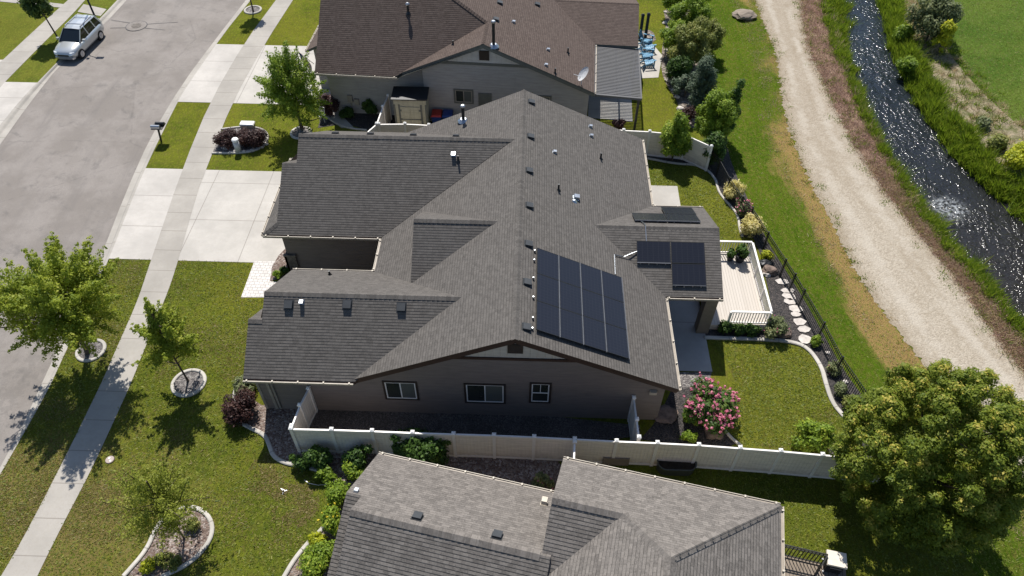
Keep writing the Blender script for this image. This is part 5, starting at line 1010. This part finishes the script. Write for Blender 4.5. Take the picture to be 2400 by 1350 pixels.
def bin_(c, lid, label):
    r = thing('wheelie_bin', label, 'bin', c, 'wheeled bins beside the shed'); mb = MB(); mb.hull8([c+V((-.24, -.24, .08)), c+V((.24, -.24, .08)), c+V((.24, .26, .08)), c+V((-.24, .26, .08)), c+V((-.31, -.32, 1.0)), c+V((.31, -.32, 1.0)), c+V((.31, .36, 1.0)), c+V((-.31, .36, 1.0))]); mb.build('body', 'plastic_blue', r)
    mb = MB(); mb.hull8([c+V((-.34, -.37, 1.0)), c+V((.34, -.37, 1.0)), c+V((.34, .4, 1.0)), c+V((-.34, .4, 1.0)), c+V((-.28, -.28, 1.09)), c+V((.28, -.28, 1.09)), c+V((.28, .36, 1.11)), c+V((-.28, .36, 1.11))]); mb.build('lid', lid, r)
    for s2 in (-1, 1): mb = MB(); mb.tube([c+V((s2*.25, .3, .1)), c+V((s2*.31, .3, .1))], .10, 12); mb.build('wheel', 'rubber', r)
    mb = MB(); mb.bar(c+V((-.28, .42, .98)), c+V((.28, .42, .98)), .03, .03); mb.build('handle', 'plastic_blue', r)
yb = 39.6
for (px, py), l_, t_ in (((1021, 258), 'plastic_red', 'blue wheeled bin with red lid beside the garden shed'), ((1047, 258), 'plastic_blue', 'all blue wheeled bin to the right of the red lidded bin')):
    c = hit(px, py, V((0, yb-.3, 0)), (0, 1, 0)); bin_(V((c.x, yb, 0)), l_, t_)
# garden planters behind the fence
c = G(1441, 1077); pl = thing('planter_box', 'small dark rectangular planter box against the long vinyl fence', 'planter', c); mb = MB()
for a, b in (((-.55, -.28, 0), (.55, -.23, .55)), ((-.55, .23, 0), (.55, .28, .55)), ((-.55, -.23, 0), (-.5, .23, .55)), ((.5, -.23, 0), (.55, .23, .55))): mb.box(c+V(a), c+V(b))
mb.build('box', 'wood_tan', pl); MB().box(c+V((-.499, -.229, .02)), c+V((.499, .229, .36))).build('soil', 'soil', pl)
c = G(1582, 1098); tk = thing('planter_tank', 'oval galvanised stock tank planter with wire trellis by the vinyl fence', 'planter', c)
def oval(a, b, z, n=28): return [c+V(((a-b)*(1 if math.cos(2*PI*k/n) >= 0 else -1)+b*math.cos(2*PI*k/n), b*math.sin(2*PI*k/n), z)) for k in range(n)]
mb = MB(); rg = [oval(.78, .34, 0), oval(.80, .36, .5), oval(.83, .39, .53), oval(.78, .34, .53), oval(.76, .32, .4)]
for a, b in zip(rg, rg[1:]):
    for k in range(28): mb.face([a[k], a[(k+1) % 28], b[(k+1) % 28], b[k]])
mb.build('tank', 'tank', tk); MB().face(oval(.77, .33, .42)).build('soil', 'soil', tk); mb = MB()
for x in (-.45, -.15, .2, .5): mb.tube([c+V((x, .2, .4)), c+V((x, .22, 1.05))], .012, 5)
for z in (.75, .95): mb.tube([c+V((-.5, .21, z)), c+V((.55, .21, z))], .01, 5)
mb.build('trellis', 'black_iron', tk)
# blue garden chairs on the far patio, two dark posts
def adirondack(mat='chair_blue'):
    r = thing('garden_chair', 'x', 'chair', (0, 0, 0), 'blue garden chairs on the far patio'); mb = MB()
    for k in range(5): mb.hull8([V((-.28, -.40+k*.13, .36-k*.028)), V((.28, -.40+k*.13, .36-k*.028)), V((.28, -.29+k*.13, .335-k*.028)), V((-.28, -.29+k*.13, .335-k*.028)), V((-.28, -.40+k*.13, .385-k*.028)), V((.28, -.40+k*.13, .385-k*.028)), V((.28, -.29+k*.13, .36-k*.028)), V((-.28, -.29+k*.13, .36-k*.028))])
    mb.build('seat', mat, r); mb = MB()
    for k in range(5): x = (k-2)*.12; h = 1.0-.04*(k-2)**2; mb.bar(V((x*.9, .22, .22)), V((x*1.25, .55, h)), .10, .02, (0, -1, .4))
    mb.build('backrest', mat, r)
    for s2 in (-1, 1):
        MB().hull8([V((s2*.36-.07, -.48, .56)), V((s2*.36+.07, -.48, .56)), V((s2*.36+.05, .36, .56)), V((s2*.36-.05, .36, .56)), V((s2*.36-.07, -.48, .585)), V((s2*.36+.07, -.48, .585)), V((s2*.36+.05, .36, .585)), V((s2*.36-.05, .36, .585))]).build('armrest', mat, r)
        MB().bar(V((s2*.33, -.38, 0)), V((s2*.33, -.38, .56)), .10, .03, (1, 0, 0)).build('leg', mat, r); MB().bar(V((s2*.31, -.30, .33)), V((s2*.31, .75, .0)), .03, .1, (0, 0, 1)).build('leg', mat, r)
    return r
ch = adirondack(); ch['label'] = 'blue garden chair, farthest of the four beside the dark posts'; ch.location = G(1513, 103, .02); ch.rotation_euler = (0, 0, 1.2)
for (x, y), rz_, l_ in (((1517, 118), 1.9, 'blue garden chair second from the dark posts'), ((1514, 137), 1.35, 'blue garden chair third from the dark posts'), ((1517, 153), 1.75, 'blue garden chair nearest the metal patio roof corner')): dup(ch, G(x, y, .02), rz_, l_)
for (x, y), h, l_ in (((1499, 92), 1.9, 'dark left post of a pair beside the blue chairs'), ((1512, 90), 1.9, 'dark right post of a pair beside the blue chairs')):
    p = G(x, y); o = thing('patio_post', l_, 'post', p, 'dark posts by the blue chairs'); MB().box(p+V((-.10, -.10, 0)), p+V((.10, .10, h))).build('post', 'metal_dark', o); MB().hull8([p+V((a*.14, b*.14, h)) for a, b in ((-1, -1), (1, -1), (1, 1), (-1, 1))]+[p+V((a*.05, b*.05, h+.12)) for a, b in ((-1, -1), (1, -1), (1, 1), (-1, 1))]).build('cap', 'metal_dark', o)
# patio things of the lower house: small deck with black rail, wire chair, covered grill under a canopy
d2 = thing('deck', 'small brown plank deck with black iron rail at the lower right', 'deck', Cc(9.3, -1.4)); fr = Cc
mb = MB(); n = 22
n = 30
for k in range(n): mb.obox(fr(7.2+k*.13, -3.2, .30), fr.ex*.118, fr.ey*3.5, V((0, 0, .04)))
mb.build('planks', 'wood_tan', d2)
def irail(a, b, z, h):
    mb = MB(); d = b-a
    for zz in (.1, h-.14, h): mb.bar(a+V((0, 0, z+zz)), b+V((0, 0, z+zz)), .04, .04)
    n = int(d.length/.13)
    for k in range(n+1): q = a+d*(k/n); mb.box(q+V((-.014, -.014, z)), q+V((.014, .014, z+h)))
    mb.build('railing', 'black_iron', d2)
irail(fr(7.6, .27), fr(10.15, .25), .34, .92); irail(fr(10.15, .25), fr(9.9, -.25), .34, .92)
gp = V((*G(1962, 1310, 1.15).xy, .34)); gr = thing('patio_grill', 'pale topped grill cart on the small lower deck', 'grill', gp); a = -.2; e1, e2 = V((math.cos(a), math.sin(a), 0)), V((-math.sin(a), math.cos(a), 0))
c0 = [gp+e1*(x*.36)+e2*(y*.30) for x, y in ((-1, -1), (1, -1), (1, 1), (-1, 1))]; mb = MB(); mb.hull8([q+V((0, 0, .74)) for q in c0]+[gp+(q-gp)*.96+V((0, 0, .82)) for q in c0]); mb.build('top', 'canvas', gr)
mb = MB(); c1 = [gp+(q-gp)*.8 for q in c0]; mb.hull8([q+V((0, 0, .1)) for q in c1]+[q+V((0, 0, .739)) for q in c1]); mb.build('cabinet', 'metal_dark', gr); mb = MB(); mb.bar(gp-e2*.3-e1*.2+V((0, 0, .6)), gp-e2*.3+e1*.2+V((0, 0, .6)), .03, .03); mb.build('handle', 'metal_light', gr)
for q in c1: MB().box(q+V((-.03, -.03, 0)), q+V((.03, .03, .1))).build('leg', 'metal_light', gr)
cp = fr(7.95, -.55, .34); wc = thing('wire_chair', 'round backed black wire chair half hidden by the lower roof gutter', 'chair', cp); mb = MB()
mb.lathe(cp+V((0, 0, .42)), [(.24, 0), (.24, .025)], 16); mb.build('seat', 'black_iron', wc); mb = MB()
for k in range(9): a = -1.2+2.4*k/8; mb.tube([cp+V((.24*math.cos(a), .24*math.sin(a), .43)), cp+V((.34*math.cos(a), .34*math.sin(a), .86))], .012, 5)
for z, r_ in ((.86, .34), (.65, .29)): mb.tube([cp+V((r_*math.cos(-1.2+2.4*k/10), r_*math.sin(-1.2+2.4*k/10), z)) for k in range(11)], .018, 5)
mb.build('backrest', 'black_iron', wc)
for k in range(4): a = PI/4+k*PI/2; MB().tube([cp+V((.2*math.cos(a), .2*math.sin(a), .42)), cp+V((.24*math.cos(a), .24*math.sin(a), 0))], .014, 5).build('leg', 'black_iron', wc)
# white wire bistro chair seen over the roof edge, left of the shed bed
cp = G(757, 284, .02)
def bistro(cp, lab):
    r = thing('bistro_chair', lab, 'chair', cp, 'white metal chairs on the front patio'); mb = MB(); mb.lathe(cp+V((0, 0, .44)), [(.22, 0), (.22, .03)], 14); mb.build('seat', 'white', r); mb = MB()
    for k in range(6): a = .5+2.1*k/5; mb.tube([cp+V((.21*math.cos(a), .21*math.sin(a), .45)), cp+V((.25*math.cos(a), .25*math.sin(a), .92))], .016, 5)
    mb.tube([cp+V((.25*math.cos(.5+2.1*k/8), .25*math.sin(.5+2.1*k/8), .92)) for k in range(9)], .022, 5); mb.build('backrest', 'white', r)
    for k in range(4): a = PI/4+k*PI/2; MB().tube([cp+V((.18*math.cos(a), .18*math.sin(a), .44)), cp+V((.23*math.cos(a), .23*math.sin(a), 0))], .016, 5).build('leg', 'white', r)
bistro(cp, 'white metal chair on the pale front patio behind the garage roof')
# yard art in the pink rose bush
c = G(1681, 938, 1.2); ya = thing('garden_sign', 'small pale square plaque on a stake in the pink rose bush', 'garden sign', V((c.x, c.y, 0))); MB().tube([V((c.x, c.y+.02, 0)), c], .012, 5).build('stake', 'black_iron', ya); MB().obox(c+V((-.13, -.0, -.1)), V((.26, .05, 0)), V((-.02, .1, .2)), V((0, -.02, .012))).build('plaque', 'dish_grey', ya)
# ------------------------------------------------------------------ trees
T = 'street trees along the road'
cone = lambda h: 1.12-.75*h**1.3
b = G(207, 826); tree('maple_tree', 'large bright yellow green street tree overhanging the road at left', 'tree', b, (b.x+.62, b.y-.35, 4.35), (2.45, 2.3, 2.0), 115, .50, 46000, .060, 'leaf_bright', 21, .11, group=T, fill=.25, nl=34, top=(b.x+.3, b.y-.2, 5.2), spray=1.1)
b = G(441, 893); tree('young_tree', 'small open crowned young tree in a pebble ring on the front lawn', 'tree', b, (b.x+.1, b.y, 2.95), (1.2, 1.15, 1.85), 46, .34, 12500, .058, 'leaf_bright', 31, .045, shape=lambda h: 1.15-.6*h, fill=.3, nl=26, top=(b.x+.05, b.y, 4.8), spray=1.2)
b = G(708, 302); tree('street_tree', 'dense pyramidal green tree between the two driveways', 'tree', b, (b.x-.05, b.y, 3.1), (2.1, 2.1, 2.45), 90, .46, 30000, .058, 'leaf_mid', 41, .10, shape=cone, group=T, fill=.25, nl=22, spray=.9, core=26)
b = G(137, 91); tree('street_tree', 'round dark green tree on the verge left of the silver car', 'tree', b, (b.x-.35, b.y, 2.75), (1.15, 1.15, 1.45), 30, .42, 4200, .10, 'leaf_dark', 51, .06, group=T)
b = G(-14, 38); tree('street_tree', 'dark tree crown only just inside the left edge', 'tree', b, (b.x, b.y, 2.5), (1.0, 1.0, 1.2), 24, .4, 2400, .10, 'leaf_dark', 61, .06, group=T)
b = G(594, 28); tree('street_tree', 'thin multi stemmed tree on the far verge with its crown above view', 'tree', b, (b.x+.05, b.y+.1, 3.3), (1.1, 1.1, 1.0), 24, .38, 2600, .09, 'leaf_mid', 71, .06, group=T, nl=14)
b = G(432, 1262); tree('sparse_tree', 'thin airy olive tree with bare looking branches in the looping mulch bed', 'tree', b, (b.x+.1, b.y+.1, 3.0), (1.45, 1.3, 1.6), 80, .38, 12000, .044, 'leaf_airy', 81, .035, fill=.15, nl=22, top=(b.x+.1, b.y+.1, 4.5), spray=1.2)
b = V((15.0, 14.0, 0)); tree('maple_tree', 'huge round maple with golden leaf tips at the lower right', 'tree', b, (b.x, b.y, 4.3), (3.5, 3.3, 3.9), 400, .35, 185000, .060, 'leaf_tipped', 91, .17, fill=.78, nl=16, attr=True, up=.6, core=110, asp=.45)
# tall shrubs behind the brown house and at the fence corner
g1 = 'tall shrubs in the cobble bed'
def tall(name, label, px, r, k, rc, n, size, mat, seed, shape=None, group=g1, z0=.1, cat='shrub'):
    b = G(*px); return tree(name, label, cat, b, (b.x, b.y, r[2]+z0), r, k, rc, n, size, mat, seed, .06, shape=shape, group=group, fill=.2, nl=10)
tall('broad_shrub', 'broad olive green shrub clump right of the blue chairs', (1612, 165), (1.75, 1.8, 1.9), 66, .5, 19000, .07, 'leaf_olive', 101)
tall('broad_shrub', 'green leafy shrub at the far end of the cobble bed', (1610, 90), (1.75, 1.7, 1.8), 60, .5, 17000, .072, 'leaf_mid', 102)
tall('broad_shrub', 'small tree like shrub near the top edge above the blue chairs', (1580, 35), (1.4, 1.2, 1.5), 40, .45, 8000, .075, 'leaf_mid', 103); tall('broad_shrub', 'dark maroon shrub at the top edge behind the lawn', (1580, 10), (.9, .8, 1.0), 20, .4, 2600, .08, 'leaf_maroon', 113)
tall('juniper', 'dark blue green juniper column between olive shrub and fence corner', (1632, 262), (1.15, 1.15, 2.1), 60, .42, 15000, .055, 'leaf_blue', 104, cone); tall('juniper', 'low dark spreading juniper beside the rear lawn cobbles', (1605, 225), (1.1, 1.0, .8), 26, .35, 4500, .06, 'leaf_blue', 114)
tall('evergreen', 'rounded bright green shrub outside the fence corner', (1664, 340), (1.3, 1.3, 2.0), 54, .46, 15000, .07, 'leaf_mid', 105); tall('evergreen', 'narrow dark cone evergreen standing against the rounded green shrub', (1700, 330), (.55, .55, 2.3), 30, .3, 4200, .06, 'leaf_deep', 106, cone)
tall('evergreen', 'upright yellow green pyramidal shrub in front of the pale fence', (1575, 376), (1.2, 1.1, 1.85), 48, .42, 11000, .066, 'leaf_mid', 107, cone); tall('evergreen', 'dark green shrub tucked between pale fence and iron fence', (1665, 385), (1.0, .9, 1.2), 28, .4, 4600, .08, 'leaf_deep', 108); tall('evergreen', 'maroon leaved shrub at the foot of blue juniper', (1610, 290), (.6, .6, .6), 14, .3, 1800, .06, 'leaf_maroon', 118)
tall('broad_shrub', 'dense mid green shrub filling the cobble bed beside the blue chairs', (1578, 130), (1.3, 1.3, 1.4), 36, .45, 9000, .072, 'leaf_mid', 109); tall('broad_shrub', 'dark green shrub on the house side of the blue juniper', (1592, 195), (1.2, 1.1, 1.1), 32, .42, 7500, .068, 'leaf_deep', 110); tall('broad_shrub', 'olive shrub on the meadow side of the cobble bed', (1655, 130), (1.1, 1.2, 1.5), 34, .45, 8500, .07, 'leaf_olive', 111)
# shrubs
gs = 'golden shrubs along the iron fence'
bush('large pale yellow shrub, first below the fence corner', G(1715, 462), (.95, .75, .58), 2600, .075, 'leaf_gold', 121, group=gs); bush('pink flowering shrub between the two golden shrubs', G(1740, 500), (.58, .55, .5), 1700, .065, 'leaf_grey', 122, flowers=('petal_pink', 60, .06)); bush('round orange gold spiky shrub beside the upper deck railing', G(1757, 548), (.82, .75, .62), 2600, .075, 'leaf_gold', 123, group=gs)
bush('big rose bush covered in pink flowers at the house corner', G(1655, 970), (1.28, 1.5, .85), 9000, .07, 'leaf_deep', 131, name='rose_bush', k=34, rc=.5, flowers=('petal_pink', 260, .085))
bush('bright green low shrub at the foot of the pink rose bush', G(1632, 990), (.75, .5, .40), 2400, .07, 'leaf_mid', 132); bush('small green plant by the long fence near the rose bush', G(1612, 1030), (.42, .32, .35), 900, .06, 'leaf_mid', 133)
bush('grey green rounded shrub at the left front corner of the house', G(577, 915), (.72, .55, .45), 2800, .055, 'leaf_grey', 141, k=18); bush('dark maroon shrub below the grey green one at the house corner', G(573, 975), (.95, .85, .72), 5200, .055, 'leaf_maroon', 142, k=24)
bush('dark red barberry shrub, left half of the round bed', G(540, 341), (.9, .8, .55), 4600, .055, 'leaf_maroon', 143, group='dark red barberry shrubs', k=18); bush('dark red barberry shrub, right half of the round bed', G(592, 338), (1.1, .9, .65), 6000, .055, 'leaf_maroon', 144, group='dark red barberry shrubs', k=22)
gv = 'dark shrubs along the vinyl fence'
bush('dark ivy like shrub against the left end of the vinyl fence', G(740, 1090), (1.05, .55, .65), 5200, .07, 'leaf_deep', 151, group=gv, k=22); bush('dark upright shrub in the middle by the vinyl fence', G(845, 1088), (.85, .55, .72), 4600, .075, 'leaf_deep', 152, group=gv, k=20); bush('largest glossy green shrub rising over the top of the vinyl fence', G(985, 1072), (1.5, .95, .95), 9500, .075, 'leaf_deep', 153, group=gv, k=34, rc=.42)
bush('yellow green low shrub poking out of the dark fence shrubs', G(765, 1120), (.5, .4, .35), 1300, .07, 'leaf_mid', 154); bush('green shrub at the left roof corner of the lower house', G(840, 1110), (.7, .55, .5), 2600, .065, 'leaf_mid', 155)
gl = 'shrubs along the side of the lower house'
bush('green shrub left of the lower house, topmost of the row', G(800, 1165), (.65, .7, .5), 2800, .06, 'leaf_mid', 156, group=gl); bush('leafy shrub dotted with yellow flowers beside lower house', G(790, 1235), (.62, .75, .55), 2800, .06, 'leaf_mid', 157, flowers=('petal_yellow', 34, .05), group=gl); bush('yellow lime low shrub inside the curved edging', G(745, 1268), (.5, .35, .25), 1300, .05, 'leaf_lime', 158, group=gl); bush('dense green groundcover shrub at the bottom edge by lower house', G(745, 1320), (.85, .85, .35), 4200, .055, 'leaf_mid', 159, group=gl)
bush('pale flowering shrub in the shade between the two roofs', G(1272, 1140), (.5, .4, .4), 1500, .06, 'leaf_grey', 160, flowers=('petal_pink', 14, .04))
gd = 'clipped shrubs below the deck railing'
bush('dark green clipped shrub at the left below deck railing', G(1697, 780), (.42, .38, .42), 1500, .055, 'leaf_deep', 161, group=gd); bush('dark green clipped shrub in the middle below deck railing', G(1726, 782), (.45, .35, .36), 1500, .055, 'leaf_deep', 162, group=gd); bush('dark green clipped shrub at the right below deck railing', G(1758, 784), (.45, .35, .34), 1500, .055, 'leaf_deep', 163, group=gd); bush('wispy grey green shrub with pinkish tips at the deck corner', G(1805, 785), (.72, .62, .62), 2800, .055, 'leaf_grey', 164, flowers=('petal_pink', 16, .03))
gi = 'small shrubs inside the iron fence'
for i, (px, r, m, l_) in enumerate((((1911, 808), (.33, .3, .3), 'leaf_mid', 'small bright green shrub by the lowest stepping stone'), ((1953, 872), (.4, .45, .34), 'leaf_grey', 'grey green shrub with pink buds halfway down the iron fence'), ((1967, 922), (.42, .5, .36), 'leaf_grey', 'pale grey green shrub in the lower rock bed'), ((1990, 955), (.45, .4, .36), 'leaf_olive', 'olive shrub at the lower end of the rock bed'), ((2018, 965), (.6, .5, .5), 'leaf_purple', 'purplish shrub beside the huge maple'), ((1795, 608), (.36, .36, .3), 'leaf_lime', 'small lime plant right of the deck railing'))): bush(l_, G(*px), r, 1300, .055, m, 170+i, group=gi, flowers=('petal_pink', 9, .03) if i in (1, 4) else None)
bush('loose upright golden green shrub behind fence left of the huge maple', G(1892, 1045), (1.0, .75, .85), 4800, .07, 'leaf_mid', 181, k=26, rc=.3); 
gA = 'shrubs beside the brown roofed house'
bush('brown red shrub at the left corner of the brown roofed house', G(775, 268), (.75, .7, .8), 3000, .065, 'leaf_purple', 191, group=gA); bush('round dark shrub on a short stem against the sage wall', G(873, 268), (.6, .6, .75), 2800, .07, 'leaf_deep', 192, group=gA); bush('low dark shrub in the shade under the utility meter', G(815, 275), (.6, .5, .35), 1800, .065, 'leaf_deep', 193, group=gA)
bush('dark slim evergreen by the brown roofed garage', G(737, 200), (.3, .3, .65), 1400, .05, 'leaf_deep', 194); bush('small green plant in brown rocks beside the entry pavers', G(652, 650), (.28, .28, .22), 700, .06, 'leaf_mid', 195); bush('low dark plant in the entry courtyard by the pavers', G(668, 640), (.3, .25, .2), 600, .06, 'leaf_deep', 196)
bush('reddish foliage clump under the patio cover shade', G(1448, 300), (.5, .4, .35), 1500, .06, 'leaf_purple', 197); bush('yellow green sprout at the bottom of the looping mulch bed', G(350, 1330), (.4, .35, .22), 900, .05, 'leaf_lime', 198); bush('thin green shoots at the foot of the sparse tree', G(452, 1240), (.4, .4, .3), 700, .05, 'leaf_olive', 199); bush('straggly green weeds along the lower mulch bed', G(400, 1320), (.7, .4, .18), 1100, .05, 'leaf_olive', 200)
# creek side trees and bushes
gc = 'bushes on the far creek bank'
b = G(2168, 100); tree('willow', 'grey green willow at the top right of the creek', 'tree', b, (b.x+.15, b.y+.3, 2.0), (2.1, 1.9, 1.7), 60, .6, 9000, .10, 'leaf_grey', 211, .08, fill=.2); b = G(2195, 128); tree('young_tree', 'small yellow lime tree in front of the grey willow', 'tree', b, (b.x, b.y, 1.5), (.85, .85, 1.35), 22, .35, 2600, .09, 'leaf_lime', 212, .04, shape=lambda h: 1.1-.7*h)
for i, (px, r, m, n, l_) in enumerate((((2380, 395), (1.2, 1.2, .8), 'leaf_lime', 4200, 'lime green bush at the right edge above the creek'), ((2330, 350), (.8, .8, .5), 'leaf_olive', 2400, 'olive bush on the dry bank near right edge'), ((2300, 300), (.6, .6, .35), 'leaf_grey', 1500, 'small grey bush on the dry bank'), ((2110, 90), (.8, .9, .6), 'leaf_mid', 2600, 'green bush at the water edge below the willow'), ((2120, 165), (.8, .9, .6), 'leaf_mid', 2600, 'green bush where the creek starts to bend'), ((2180, 30), (1.0, 1.0, .7), 'leaf_olive', 2800, 'olive bush left of the willow at the top edge'))): bush(l_, G(*px), r, n, .085, m, 220+i, group=gc)
b = G(2425, 95); tree('conifer', 'dark conifer branches reaching in from the right edge', 'tree', b, (b.x, b.y, 2.6), (1.3, 1.3, 2.4), 40, .5, 4200, .09, 'leaf_deep', 231, .1, shape=cone)
